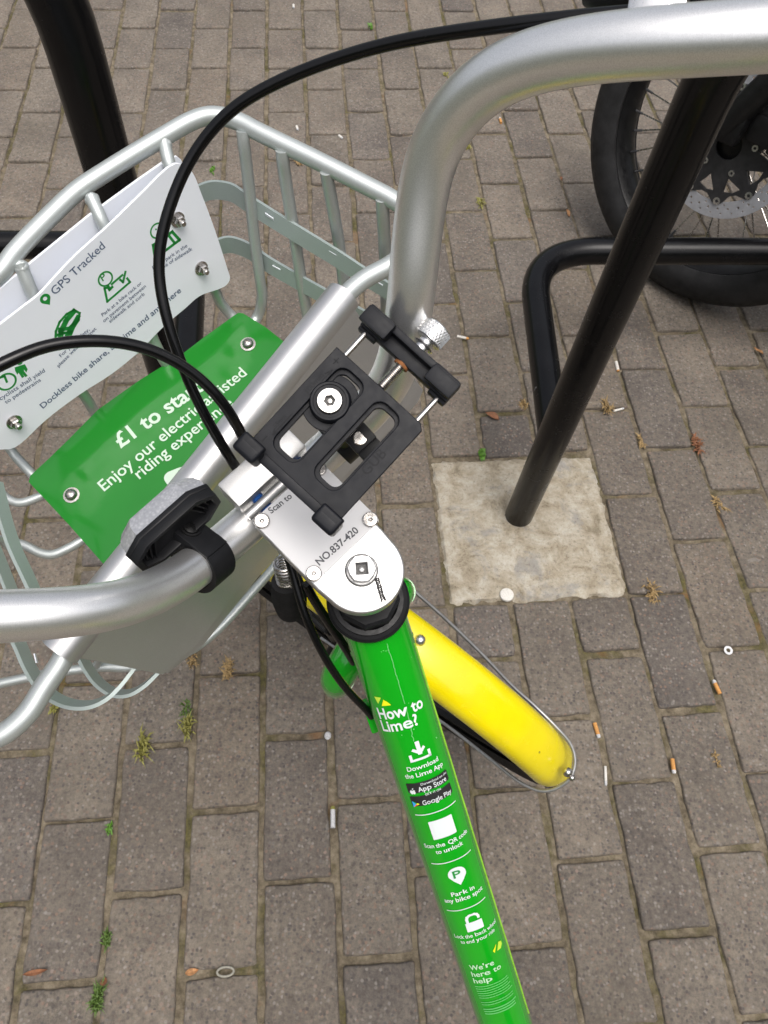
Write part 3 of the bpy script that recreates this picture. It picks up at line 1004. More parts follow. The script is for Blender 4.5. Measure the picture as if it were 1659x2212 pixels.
def mudguard(hub_, fw, axl, a0, a1, parent, r0=.345, hwid=.0306):
    up_ = axl.cross(fw)
    m_ = MB()
    n_ = 60
    vs_ = []; K = 17
    for sh in (0, -.0016):
        for i in range(n_ + 1):
            a = rad(a0 + (a1 - a0) * i / n_)
            d = fw * math.cos(a) + up_ * math.sin(a)
            endf = min(1, (n_ - i) / 3.0)
            hwf = hwid * (0.60 + 0.40 * math.sqrt(max(0, 1 - (1 - endf) ** 2)))
            for k in range(K):
                x = -1 + 2 * k / (K - 1)
                dr = -.019 * (abs(x) ** 2.4) + sh
                vs_.append(hub_ + d * (r0 + dr) + axl * (hwf * math.sin(x * 1.45) / math.sin(1.45)))
    fs_ = []
    off = (n_ + 1) * K
    for o_ in (0, off):
        for i in range(n_):
            for k in range(K - 1):
                fs_.append((o_ + i * K + k, o_ + (i + 1) * K + k, o_ + (i + 1) * K + k + 1, o_ + i * K + k + 1))
    for i in range(n_):
        for k in (0, K - 1):
            fs_.append((i * K + k, (i + 1) * K + k, off + (i + 1) * K + k, off + i * K + k))
    for i in (0, n_):
        for k in range(K - 1):
            fs_.append((i * K + k, i * K + k + 1, off + i * K + k + 1, off + i * K + k))
    m_.add(vs_, fs_)
    return m_.build('mudguard', 'guard_yellow', parent, ang=60)
FWA = WF.cross(WU).normalized()                 # axle so that axle x forward = up
if FWA.cross(WF).dot(WU) < 0: FWA = -FWA
bicycle_wheel('front_tyre', HUB, WF, FWA, bike)
guard = mudguard(HUB, WF, FWA, 42, 154, bike)
rdir = -HD
rax = sx if sx.cross(rdir).z > 0 else -sx
bicycle_wheel('rear_tyre', RH, rdir, rax, bike)
mudguard(RH, rdir, rax, 20, 170, bike)
# wire stay round the tail of the mudguard, with its bolt
stay = [(878, 1268, .86), (953, 1334, .88), (1033, 1411, .90), (1106, 1487, .915), (1150, 1526, .92), (1199, 1574, .918), (1230, 1612, .920), (1239, 1645, .920), (1232, 1678, .920), (1210, 1700, .924), (1170, 1712, .932), (1124, 1695, .945), (1056, 1643, .975), (963, 1571, 1.01), (850, 1492, 1.05), (766, 1433, 1.09), (690, 1381, 1.12)]
mb = MB(); mb.tube([DZ(x + 3, y - 3, z - .010) for x, y, z in stay], .0021, 10, 6); mb.build('stay_wire', 'cast_zinc', guard)
mb = MB()
nb = DZ(1226, 1668, .908)
mb.sphere(nb, .0058, 12); mb.sphere(DZ(1235, 1680, .910), .0042, 12)
mb.build('stay_bolt', 'steel', guard)
mb = MB()
gb = DZ(907, 1383, .806); mb.sphere(gb, .0062, 12); mb.build('guard_rivet', 'aluminium', guard)
# fork: crown and two blades
fk = MB()
cr0 = RING - HAX * .102
fk.tube([RING - HAX * .09, cr0 - HAX * .03], .021, 20, 1)
fk.tube([cr0 - HAX * .050 + FWA * .044, cr0 - HAX * .026 + FWA * .040, cr0 - HAX * .010 + FWA * .02, cr0 - HAX * .010 - FWA * .02, cr0 - HAX * .026 - FWA * .046, cr0 - HAX * .050 - FWA * .051], [.013, .0145, .0155, .0155, .0145, .013], 18, 5)
for sg in (-1, 1):
    fk.tube([cr0 - HAX * .045 + FWA * .046 * sg, cr0.lerp(HUB, .45) + FWA * .056 * sg, HUB + FWA * .060 * sg + WF * .0], [.0135, .0145, .011], 18, 6)
    fk.box(HUB + FWA * .060 * sg, WF, FWA, AX, .014, .005, .02, .003)
fk.build('fork', 'frame_green', bike)

# ---- wording on the main tube, wrapped round the tube
def tube_uv(px, py):
    """photo point -> distance along tube, angle round it"""
    r = ray(px, py); best = None
    o = CAM - T0
    a = r - TD * r.dot(TD); b = o - TD * o.dot(TD)
    A, B, Cc = a.dot(a), 2 * a.dot(b), b.dot(b) - TR0 ** 2
    disc_ = max(0, B * B - 4 * A * Cc)
    k = (-B - math.sqrt(disc_)) / (2 * A)
    p = CAM + r * k - T0
    d = p.dot(TD); q = p - TD * d
    return d, math.atan2(q.dot(tb), q.dot(tn))
def on_tube(d, ang, h=.0006):
    x, y = math.sin(ang), math.cos(ang)
    e = .86
    x2 = math.copysign(abs(x) ** e, x); y2 = math.copysign(abs(y) ** e, y)
    return T0 + TD * d + (tb * x2 + tn * y2 * 1.02) * (TR0 + h)
def wrap(mb, geo, px, py, h=.0005, mi=0):
    d0, a0 = tube_uv(px, py)
    vs, fs = geo
    mb.add([on_tube(d0 - v.y, a0 + v.x / TR0, h + max(0, v.z)) for v in vs], fs, mi)
def split_geo(geo, step=.003):
    """cut long faces across the tube so that they follow its curve"""
    bm = bmesh.new()
    vv_ = [bm.verts.new(v) for v in geo[0]]
    for f in geo[1]:
        try: bm.faces.new([vv_[i] for i in f])
        except ValueError: pass
    xs = [v.x for v in geo[0]]
    x = min(xs) + step
    while x < max(xs):
        g_ = bm.verts[:] + bm.edges[:] + bm.faces[:]
        bmesh.ops.bisect_plane(bm, geom=g_, plane_co=(x, 0, 0), plane_no=(1, 0, 0))
        x += step
    bm.verts.index_update()
    r_ = ([v.co.copy() for v in bm.verts], [tuple(v.index for v in f.verts) for f in bm.faces])
    bm.free()
    return r_
def tube_text(mb, txt, px, py, size, bold=.01, align='CENTER', mi=0, width=None, h=.0005):
    vs, fs = text_geo(txt, bold, align)
    k = size
    if width:
        k2 = width / (max(v.x for v in vs) - min(v.x for v in vs))
    else:
        k2 = k
    wrap(mb, split_geo(([V((v.x * k2, v.y * k, 0)) for v in vs], fs)), px, py, h, mi)
def flat(sp):
    return split_geo(curve_geo(sp, 0.0))
def lw_done():
    global lw
    lw.build('tube_lettering', MW, frame, smooth=False); lw = MB()
lw = MB()
MW = ['ink_white', 'ink_black', 'ink_lime', 'ink_yellow', 'ink_green', 'ink_blue', 'ink_red', 'ink_soft', 'ink_worn']
mm = .001
tube_text(lw, 'How to', 822, 1548, .0138, .022, 'LEFT', width=.0335)
tube_text(lw, 'Lime?', 829, 1574, .0138, .018, 'LEFT', width=.0265)
def petals(px, py, k=1.0, flip=False):
    A_ = [(-.0052, .0042), (.0005, .0034), (-.0038, -.0022)]
    B_ = [(-.0012, -.0040), (.0018, .0014), (.0045, -.0012), (.0062, -.0040)]
    if flip:
        A_ = [(-x, -y) for x, y in [(.0045, .0018), (.0012, -.0042), (-.0032, -.0030), (-.0048, .0012)]]
        A_ = [(.0004, .0040), (-.0034, -.0036), (.0014, -.0044), (.0042, -.0020), (.0044, .0016)]
        B_ = [(-.0052, -.0006), (-.0002, .0042), (-.0040, -.0036)]
        A_, B_ = [(x + .0014, y) for x, y in A_], [(x - .0008, y) for x, y in B_]
    wrap(lw, flat([[(x * k, y * k) for x, y in A_]]), px, py, mi=2)
    wrap(lw, flat([[(x * k, y * k) for x, y in B_]]), px, py, mi=3)
petals(828, 1512)
lw_done()
# download arrow
for sp in stroke([(0, .0088), (0, -.0005)], .0024) + [[(-.0042, .0030), (-.0030, .0048), (0, .0012), (.0030, .0048), (.0042, .0030), (0, -.0020)]] + stroke([(-.0060, -.0012), (-.0060, -.0056), (.0060, -.0056), (.0060, -.0012)], .0020):
    wrap(lw, flat([sp]), 905, 1624)
tube_text(lw, 'Download', 915, 1657, .0058, .012, width=.0225)
tube_text(lw, 'the Lime App', 919, 1672, .0058, .012, width=.0288)
def badge(px, py, big, small, wdt, hgt):
    wrap(lw, flat([rrect(-wdt / 2, -hgt / 2, wdt / 2, hgt / 2, .0011)]), px, py, .0004, mi=1)
lw_done()
badge(926, 1694, '', '', .0325, .0095)
tube_text(lw, 'Download on the', 938, 1684, .0031, .004, width=.0195, h=.0008)
tube_text(lw, 'App Store', 936, 1699, .0064, .010, width=.0205, h=.0008)
# fruit badge and play triangle
fx, fy = 895, 1706
wrap(lw, flat([[(0, .0008), (.0012, .0014), (.0022, .0008), (.0017, -.0001), (.0022, -.0012), (.0012, -.0026), (0, -.0021), (-.0012, -.0026), (-.0023, -.0009), (-.0021, .0008), (-.0011, .0014)]]), fx, fy, .0008)
wrap(lw, flat([[(.0, .0017), (.0003, .0029), (.0012, .0033), (.0010, .0022)]]), fx, fy, .0008)
lw_done()
badge(934, 1722, '', '', .0325, .0095)
tube_text(lw, 'GET IT ON', 935, 1711, .0028, .004, width=.0100, h=.0008)
tube_text(lw, 'Google Play', 946, 1727, .0062, .008, width=.0215, h=.0008)
gx, gy = 902, 1733
wrap(lw, flat([[(-.0026, .0030), (-.0026, -.0030), (.0004, 0)]]), gx, gy, .0008, mi=5)
wrap(lw, flat([[(-.0026, .0030), (.0004, 0), (.0014, .0010)]]), gx, gy, .0008, mi=4)
wrap(lw, flat([[(.0004, 0), (.0014, .0010), (.0032, 0), (.0014, -.0010)]]), gx, gy, .0008, mi=3)
wrap(lw, flat([[(-.0026, -.0030), (.0014, -.0010), (.0004, 0)]]), gx, gy, .0008, mi=6)
lw_done()
for (px, py) in ((943, 1752), (977, 1858), (1009, 1960)):
    wrap(lw, flat(stroke([(-.016, 0), (.016, 0)], .0008)), px, py)
wrap(lw, flat([rrect(-.0082, -.0090, .0082, .0090, .0008)]), 956, 1787)
tube_text(lw, 'Scan the QR code', 967, 1823, .0058, .012, width=.0362)
tube_text(lw, 'to unlock', 972, 1836, .0058, .012, width=.0200)
lw_done()
pin = [(0, -.0096)] + [(.0060 * math.cos(rad(a)), .0018 + .0068 * math.sin(rad(a))) for a in range(-25, 206, 11)]
wrap(lw, flat([pin]), 988, 1890)
tube_text(lw, 'P', 987.5, 1893, .0100, .02, width=.0046, mi=4, h=.0009)
tube_text(lw, 'Park in', 1001, 1929, .0062, .012, width=.0168)
tube_text(lw, 'any bike spot', 1004, 1942, .0062, .012, width=.0318)
lw_done()
wrap(lw, flat([rrect(-.0058, -.0078, .0058, .0016, .0007)]), 1023, 1992)
for sp in stroke([(-.0038, .0024), (-.0038, .0054), (-.0030, .0078), (-.0013, .0090), (.0013, .0090), (.0030, .0078), (.0038, .0058), (.0038, .0044)], .0020):
    wrap(lw, flat([sp]), 1023, 1992)
tube_text(lw, 'Lock the back wheel', 1031, 2019, .0058, .006, width=.0370)
tube_text(lw, 'to end your ride', 1035, 2030, .0056, .006, width=.0285)
lw_done()
petals(1071, 2043, .95, True)
tube_text(lw, "We're", 1019, 2091, .0082, .014, 'LEFT', mi=8, width=0.0185)
tube_text(lw, 'here to', 1022, 2105, .0082, .014, 'LEFT', mi=8, width=0.0235)
tube_text(lw, 'help', 1026, 2119, .0082, .014, 'LEFT', mi=8, width=0.0145)
lw_done()
for k in range(13):
    x0_, n_ = 1030 + k * 1.85, 6
    wds = [rng.uniform(.0008, .0026) for _ in range(11)]
    xx = 0
    if k in (6, 9): continue
    for w_ in wds:
        if k in (6,) and xx > .012: break
        wrap(lw, flat(stroke([(xx, 0), (xx + w_, 0)], .0009 if k < 10 else .0013)), x0_, 2127 + k * 4.9, mi=7)
        xx += w_ + .0011
        if xx > .026: break
lw_done()
# edge of the clear film
fe = MB()
for a_, d0, d1 in ((1.22, .03, .42),):
    fe.band([on_tube(d0 + (d1 - d0) * k / 30, a_ + .012 * math.sin(k * 1.7), .0003) for k in range(31)], tb if a_ > 0 else tn, .0010, .0004, 2)
fe.build('film_edge', 'film_edge', frame)
cz = MB()
for (ax0, ay0), (ax1, ay1), n_ in (((833, 1390), (852, 1455), 14), ((852, 1455), (872, 1520), 12), ((875, 1530), (893, 1600), 12)):
    d0, a0_ = tube_uv(ax0, ay0); d1, a1_ = tube_uv(ax1, ay1)
    cz.band([on_tube(d0 + (d1 - d0) * k / n_, a0_ + (a1_ - a0_) * k / n_ + rng.uniform(-.012, .012), .0003) for k in range(n_ + 1)], tb, .00055, .0003, 1)
for _k in range(9):                              # chips and specks
    d0, a0_ = tube_uv(rng.uniform(830, 960), rng.uniform(1400, 1620))
    cz.sphere(on_tube(d0, a0_, .0), rng.uniform(.0003, .0006), 6)
cz.build('film_crease', 'ink_soft', frame)

# ---- basket
RS = -.100
def plane3(a, b, c):
    n = (b - a).cross(c - a).normalized()
    if n.dot(CAM - a) < 0: n = -n
    return Plane(a, n, (b - c))
SG = plane3(DS(412, 365, -.112), DS(492, 600, -.232), DS(0, 968, -.210))
SG.x = (SG.P(392, 630) - SG.P(93, 882)).normalized(); SG.y = SG.n.cross(SG.x)
bk = MB()
rail = [(905, 505), (878, 545), (840, 574), (786, 604), (745, 640), (600, 822), (440, 1024), (290, 1212), (150, 1396), (128, 1437), (97, 1482), (62, 1537), (30, 1569), (0, 1589), (-60, 1606), (-150, 1580), (-260, 1420), (-340, 1080), (-330, 860), (-240, 765), (-110, 668), (0, 588), (33, 545), (117, 458), (167, 412), (233, 368), (350, 297), (417, 260), (452, 250), (487, 253), (523, 266), (553, 282), (686, 347), (786, 398), (850, 432), (890, 462)]
RP = [DS(x, y, RS) for x, y in rail]
bk.tube(RP, .0078, 18, 6, True)
basket = bk.build('basket', 'basket_silver', bike)
def wire(pts, r=.0054, mat='basket_silver', nm='basket_wire'):
    m_ = MB(); m_.tube([DS(*p) for p in pts], r, 12, 6)
    return m_.build(nm, mat, basket)
u1_ = RS
FS = -.285                                        # floor of the basket
wire([(609, 324, RS), (611, 345, -.108), (616, 383, -.125), (641, 540, -.195), (653, 620, -.235), (664, 686, -.270), (668, 725, FS), (640, 765, FS)], .0058)
wire([(705, 369, RS), (708, 390, -.11), (716, 433, -.13), (733, 533, -.18), (745, 640, -.23), (750, 720, FS)], .0058)
wire([(825, 428, RS), (827, 460, -.115), (831, 533, -.155), (834, 640, -.22), (834, 720, FS)], .0058)
wire([(524, 283, RS), (526, 305, -.107), (533, 360, -.130), (550, 517, -.200), (561, 600, -.240), (566, 640, -.262), (556, 684, FS), (528, 716, FS), (490, 752, FS)], .0056)
def peg(top, pts, low):
    m_ = MB()
    m_.tube([DS(*top)] + [SG.P(x, y, -.008) for x, y in pts] + [DS(*p) for p in low], .0055, 12, 6)
    for k in range(7):                           # weld fillet under the rail
        a_ = k * .9
        m_.sphere(DS(*top).lerp(SG.P(*pts[0], -.008), .12) + (LX * math.cos(a_) + GX * math.sin(a_)) * .0022, .0044, 8)
    return m_.build('basket_wire', 'basket_silver', basket)
peg((354, 304, RS), [(368, 363), (430, 545)], [(465, 628, -.250), (478, 656, -.270), (500, 682, FS), (560, 742, -.295)])
peg((196, 424, RS), [(224, 486), (300, 660)], [(348, 768, -.262), (372, 802, FS), (450, 880, -.295)])
peg((42, 568, RS), [(72, 640), (140, 790)], [(190, 866, -.262), (212, 900, FS), (300, 990, -.295)])
wire([(-100, 660, RS), (-60, 760, -.14), (0, 930, -.26), (24, 973, -.280), (73, 1028, FS), (140, 1096, -.295)], .0048)
# floor wires
wire([(-190, 900, u1_), (-180, 940, -.26), (-120, 990, FS), (-30, 1040, FS), (0, 1063, FS), (22, 1080, FS), (44, 1086, FS), (88, 1072, FS), (140, 1048, FS)], .0044)
wire([(-230, 1060, u1_), (-200, 1100, -.26), (-90, 1140, FS), (0, 1166, FS), (53, 1178, FS), (86, 1194, FS), (112, 1198, FS), (142, 1187, FS), (176, 1168, FS), (260, 1110, FS)], .0046)
wire([(-200, 1440, u1_), (-170, 1480, -.26), (-60, 1486, FS), (0, 1476, FS), (83, 1459, FS), (213, 1441, FS), (290, 1440, FS), (420, 1400, FS), (560, 1262, FS), (650, 1150, FS)], .0046)
wire([(-60, 1180, -.20), (0, 1166, -.24), (40, 1200, -.262), (46, 1206, FS)], .0040)
wire([(208, 1441, FS), (213, 1425, -.27), (212, 1412, -.262)], .0036)
# flat bands, upper and lower
BCEN = DS(330, 850, -.2)
def strap(pts, wd=.0185, nm='basket_band', flare=.38):
    m_ = MB()
    P = catmull([DS(*p) for p in pts], 6)
    def ring(i, t, a, b):
        o_ = P[i] - BCEN; o_ = (o_ - AX * o_.dot(AX)).normalized()
        u = AX + o_ * flare
        u = (u - t * u.dot(t)).normalized(); v = t.cross(u)
        return [u * (x * wd / 2) + v * (y * .0015) for x, y in ((-1, -1), (1, -1), (1, 1), (-1, 1))]
    m_.sweep(P, ring)
    return m_.build(nm, 'basket_band', basket)
u1 = -.170; u2 = -.228
b1 = strap([(300, 520, u1), (380, 452, u1), (430, 420, u1), (455, 411, u1), (480, 411, u1), (503, 417, u1), (530, 435, u1), (580, 467, u1), (640, 504, u1), (733, 561, u1), (783, 594, u1), (838, 628, u1), (900, 672, u1)])
b2 = strap([(380, 600, u2), (440, 552, u2), (473, 533, u2), (495, 528, u2), (515, 532, u2), (545, 546, u2), (575, 568, u2), (640, 606, u2), (703, 641, u2), (793, 690, u2), (850, 722, u2), (900, 752, u2)])
b3 = strap(wd=.015, pts=[(-10, 1040, u1), (8, 1112, u1), (30, 1180, u1), (62, 1250, u1), (84, 1300, u1), (52, 1400, u1), (70, 1440, u1), (88, 1472, u1), (118, 1502, u1), (152, 1520, u1), (190, 1524, u1), (230, 1508, u1), (262, 1480, u1), (300, 1430, u1), (400, 1310, u1), (500, 1190, u1), (600, 1070, u1), (760, 860, u1)][:5])
b4 = strap(wd=.015, pts=[(20, 1350, u1), (42, 1392, u1), (62, 1438, u1), (88, 1480, u1), (120, 1508, u1), (158, 1522, u1), (196, 1522, u1), (232, 1507, u1), (262, 1480, u1), (300, 1432, u1), (400, 1310, u1), (500, 1190, u1), (620, 1045, u1), (760, 870, u1)])
b5 = strap(wd=.015, pts=[(150, 1370, u2), (172, 1410, u2), (192, 1447, u2), (214, 1475, u2), (246, 1496, u2), (280, 1497, u2), (312, 1480, u2), (342, 1452, u2), (420, 1365, u2), (500, 1270, u2), (620, 1130, u2), (780, 930, u2)])
b6 = strap(wd=.015, pts=[(-40, 1120, u2), (-10, 1190, u2), (14, 1250, u2), (34, 1300, u2), (56, 1350, u2)])
# slots punched in the bands show as pale dashes
sl_ = MB()
for (x0_, y0_, x1_, y1_, s_) in ((573, 462, 591, 474, u1), (711, 543, 727, 553, u1), (809, 606, 827, 618, u1), (589, 575, 606, 584, u2), (721, 650, 738, 659, u2), (75, 1412, 80, 1432, u1)):
    m_ = DS(x0_, y0_, s_ + .001); n_ = DS(x1_, y1_, s_ + .001)
    off_ = (CAM - m_).normalized() * .0022
    sl_ = MB(); sl_.band([m_ + off_, n_ + off_], AX, .0034, .0008, 1); sl_.build('band_slot', 'sign_white', basket)
# bracket sheet folded over the rear tube
SVA, SVB = DS(742, 640, RS), DS(128, 1408, RS)
sleeve = MB()
sd_ = (SVB - SVA).normalized()
sleeve.tube([SVA, SVB], .0146, 32, 1, caps=False)
nrm_p = None
face = [(768, 655, RS + .002), (785, 700, -.120), (806, 762, -.150), (890, 800, -.18), (897, 835, -.190), (885, 868, -.197), (850, 915, -.197), (553, 1215, -.197), (427, 1385, -.197), (350, 1455, -.196), (157, 1417, RS + .002)]
f3 = [DS(*p) for p in face]
cen = sum((p for p in f3), V((0, 0, 0))) / len(f3)
fx_ = (f3[0] - f3[-1]).normalized()
fn_ = fx_.cross(((f3[6] + f3[9]) / 2 - (f3[0] + f3[-1]) / 2)).normalized()
if fn_.dot(CAM - cen) < 0: fn_ = -fn_
PF = Plane((f3[0] + f3[-1]) / 2, fn_, fx_)
px_ = [(748, 646), (790, 705), (812, 770), (893, 806), (898, 838), (886, 868), (852, 915), (553, 1217), (427, 1386), (350, 1455), (141, 1412)]
lay(sleeve, PF, curve_geo([[PF.uv(x, y) for x, y in px_]], .0010, .0003, 1))
lay(sleeve, PF, curve_geo([[PF.uv(x, y, -.016) for x, y in ((770, 680), (880, 800), (912, 842), (900, 868), (560, 1240), (437, 1392), (360, 1452), (170, 1420))]], .0010, .0003, 1), -.016)
sleeve.build('basket_bracket', 'bracket_silver', bike, ang=30)

# ---- white notice on the front of the basket
def smooth2(pts, sub=5):
    return [(p.x, p.y) for p in catmull([V((x, y, 0)) for x, y in pts], sub, True)]
wht = [(377, 353), (400, 360), (415, 374), (432, 415), (462, 495), (490, 582), (495, 600), (488, 614), (474, 622), (430, 638), (397, 666), (353, 703), (300, 757), (240, 806), (167, 853), (95, 908), (45, 955), (25, 967), (6, 969), (-60, 968), (-200, 900), (-215, 840), (-140, 790), (-60, 740), (0, 699), (47, 663), (82, 636), (112, 604), (160, 553), (233, 487), (300, 422)]
wp = [SG.uv(x, y) for x, y in smooth2(wht, 4)]
sg = MB(); lay(sg, SG, curve_geo([wp], .0009, .0003, 1))
sign = sg.build('notice_panel', 'sign_white', bike)
bkp = [(357, 346), (380, 337), (389, 344), (400, 372), (440, 480), (452, 560), (300, 760), (40, 930), (-150, 880), (-160, 760), (0, 622), (57, 574), (190, 466), (300, 386)]
sg = MB(); lay(sg, SG, curve_geo([[SG.uv(x, y, -.016) for x, y in bkp]], .0009, .0003, 1), -.016)
sg.build('backing_panel', 'sign_white', bike)
def dome_bolt(plane, px, py, h, k=1.0, nm='panel_bolt', par=None, nut=True):
    b_ = MB(); o_ = plane.P(px, py, h)
    b_.lathe([(.0078 * k, 0), (.0078 * k, .0010), (.0045 * k, .0012)], o_, plane.n, 24)
    if nut:
        b_.lathe([(.0058 * k, .0010), (.0058 * k, .0050), (.0048 * k, .0060), (.0032 * k, .0060)], o_, plane.n, 6)
        b_.lathe([(.0030 * k, .0058), (.0030 * k, .0094), (.0024 * k, .0102), (0, .0102)], o_, plane.n, 16)
    else:
        b_.lathe([(.0058 * k, .0010), (.0054 * k, .0032), (.0040 * k, .0050), (.0022 * k, .0056), (.0019 * k, .0030), (0, .0030)], o_, plane.n, 22)
    return b_.build(nm, 'steel', par)
for p in ((383, 474), (434, 579), (30, 911)):
    dome_bolt(SG, *p, .0012, .92, par=sign)
ln = MB()
def T(tx, a, b, bold=0.0):
    t_ = MB(); lay_text(t_, SG, tx, a, b, .0014, bold); t_.build('notice_lettering', 'ink_grey', sign, smooth=False)
T('GPS Tracked', (119, 638), (228, 534), bold=.004)
T('Park at a bike rack or', (222, 684), (307, 613), bold=.010)
T('on pavement between', (225, 697), (316, 620), bold=.010)
T('sidewalk and curb', (238, 698), (313, 637), bold=.010)
T("Don't park in the", (331, 583), (405, 533), bold=.010)
T('middle of sidewalk', (334, 592), (416, 540), bold=.010)
T('For your safety,', (132, 772), (194, 713), bold=.010)
T('please wear a helmet', (127, 794), (209, 711), bold=.010)
T('Bicyclists shall yield', (-9, 872), (98, 803), bold=.010)
T('to pedestrains', (13, 873), (89, 823), bold=.010)
T('Dockless bike share, anytime and anywhere', (93, 883), (392, 630), bold=.014)
# green pictograms
ic = MB()
def gfill(sp, h=.0013):
    lay(ic, SG, curve_geo(sp, .00005), h)
def gpx(pts):
    return [SG.uv(x, y) for x, y in pts]
def gline(pts, wd=.0020, closed=False):
    for s_ in stroke(gpx(pts), wd * 1.25, closed): gfill([s_])
# pin
pu, pv = SG.uv(97.5, 646)
gfill([[(pu, pv - .0062)] + [(pu + .0046 * math.cos(rad(a)), pv + .0012 + .0046 * math.sin(rad(a))) for a in range(-25, 206, 15)], circ(pu, pv + .0014, .0019, 14)])
def icon_done():
    global ic
    ic.build('notice_icon', 'ink_green', sign, smooth=False); ic = MB()
icon_done()
# parking place with tick
c0 = SG.uv(226, 601)
gfill([circ(*c0, .0074, 28), circ(*c0, .0058, 28)])
lay_text(ic, SG, 'P', (222, 608), (231, 601), .0013, .016)
gline([(231, 616), (235, 624), (240, 619)], .0022)
gline([(230, 620), (224, 621), (230, 650), (279, 608), (273, 600)], .0017)
gline([(240, 612), (262, 593)], .0017)
gline([(258, 603), (264, 608), (269, 586)], .0017)
icon_done()
# helmet
gline([(118, 733), (119, 714), (127, 694), (142, 677), (158, 668), (170, 675), (168, 690), (158, 706), (147, 733)], .0018)
gline([(128, 734), (131, 712), (142, 690), (157, 672)], .0042)
gline([(138, 734), (147, 716), (158, 698), (166, 684)], .0036)
gline([(128, 710), (148, 708), (165, 690)], .0030)
gline([(122, 722), (136, 718), (152, 716)], .0022)
icon_done()
# kerb with face
c0 = SG.uv(338, 497)
gfill([circ(*c0, .0075, 28), circ(*c0, .0060, 28)])
gfill([circ(*SG.uv(335, 494), .0009, 10)])
gline([(332, 549), (329, 528), (362, 505), (370, 499), (386, 517), (358, 538), (333, 556)], .0022)
gline([(363, 508), (376, 524)], .0020)
icon_done()
# rider and pedestrian
c0 = SG.uv(13, 823)
gfill([circ(*c0, .0088, 28), circ(*c0, .0070, 28)])
gline([(-24, 842), (-12, 818), (8, 811), (13, 823)], .0016)
gfill([gpx([(30, 792), (52, 785), (58, 796), (55, 803), (50, 796), (50, 800), (58, 810), (53, 813), (46, 805), (51, 812), (46, 815), (38, 803), (36, 808), (31, 799)])])
gfill([circ(*SG.uv(41, 781), .0026, 14)])
icon_done()

# ---- green advert on the floor of the basket
AD = plane3(DS(62, 1040, -.272), DS(515, 675, -.272), DS(236, 1232, -.262))
AD.x = (AD.P(515, 675) - AD.P(62, 1040)).normalized(); AD.y = AD.n.cross(AD.x)
adv = [(62, 1041), (66, 1028), (110, 990), (150, 952), (213, 888), (300, 825), (391, 766), (440, 726), (503, 680), (514, 673), (524, 674), (572, 703), (650, 765), (560, 900), (470, 1010), (380, 1130), (236, 1232), (150, 1135)]
au = [AD.uv(x, y) for x, y in adv]
axs = [p[0] for p in au]; ays = [p[1] for p in au]
def inside(x, y, poly):
    r_ = False; j = len(poly) - 1
    for i in range(len(poly)):
        if (poly[i][1] > y) != (poly[j][1] > y) and x < (poly[j][0] - poly[i][0]) * (y - poly[i][1]) / (poly[j][1] - poly[i][1]) + poly[i][0]:
            r_ = not r_
        j = i
    return r_
ad = MB()
bm = bmesh.new()
g0 = curve_geo([au], 0.0)
bv = [bm.verts.new(v) for v in g0[0]]
for f in g0[1]:
    try: bm.faces.new([bv[i] for i in f])
    except ValueError: pass
for axn, (lo, hi) in ((0, (min(axs), max(axs))), (1, (min(ays), max(ays)))):
    k = lo + .008
    while k < hi:
        no = (1, 0, 0) if axn == 0 else (0, 1, 0); co = (k, 0, 0) if axn == 0 else (0, k, 0)
        bmesh.ops.bisect_plane(bm, geom=bm.verts[:] + bm.edges[:] + bm.faces[:], plane_co=co, plane_no=no)
        k += .008
def ad_h(x, y):
    return .0030 * math.sin((x - min(axs)) * 17) + .0016 * noise.noise(V((x * 13, y * 13, 3)))
bm.verts.index_update()
vv_ = [AD.w(v.co.x, v.co.y, ad_h(v.co.x, v.co.y)) for v in bm.verts]
vb_ = [AD.w(v.co.x, v.co.y, ad_h(v.co.x, v.co.y) - .0018) for v in bm.verts]
ff_ = [[v.index for v in f.verts] for f in bm.faces]
ad.add(vv_, ff_); ad.add(vb_, ff_)
be = [(e.verts[0].index, e.verts[1].index) for e in bm.edges if e.is_boundary]
ad.add(vv_ + vb_, [(a, b, b + len(vv_), a + len(vv_)) for a, b in be])
bm.free()
advert = ad.build('advert_panel', 'advert_green', bike, ang=80)
at_ = MB()
class Bent(Plane):
    pass
def ad_text(txt, p0, p1, bold):
    vs, fs = text_geo(txt, bold)
    x0_ = min(v.x for v in vs); x1_ = max(v.x for v in vs)
    a = V(AD.uv(*p0)); b = V(AD.uv(*p1))
    d = b - a; sc = d.length / (x1_ - x0_); d.normalize(); e = V((-d.y, d.x))
    pts = [a + d * ((v.x - x0_) * sc) + e * (v.y * sc) for v in vs]
    at_.add([AD.w(p.x, p.y, ad_h(p.x, p.y) + .0007) for p in pts], fs)
ad_text('£1 to start', (263, 971), (442, 842), .022)
ad_text('Enjoy our electric assisted', (228, 1064), (534, 807), .010)
ad_text('riding experience', (304, 1038), (506, 874), .010)
pill = [AD.uv(x, y) for x, y in smooth2([(357, 1038), (358, 1030), (366, 1022), (436, 994), (470, 960), (500, 980), (440, 1060), (380, 1060), (366, 1052)], 3)]
pg = curve_geo([pill], 0.0)
at_.add([AD.w(v.x, v.y, ad_h(v.x, v.y) + .0009) for v in pg[0]], pg[1])
at_.build('advert_lettering', 'ink_pale', advert, smooth=False)
m2 = MB()
a_ = text_geo('M', .02)
o2, e2 = V(AD.uv(394, 1030)), V(AD.uv(405, 1021)); d2 = (e2 - o2).normalized(); n2 = V((-d2.y, d2.x))
m2.add([AD.w(*(o2 + d2 * (v.x * .0085) + n2 * (v.y * .0085)), .0042) for v in a_[0]], a_[1])
m2.build('advert_initial', 'ink_green', advert, smooth=False)
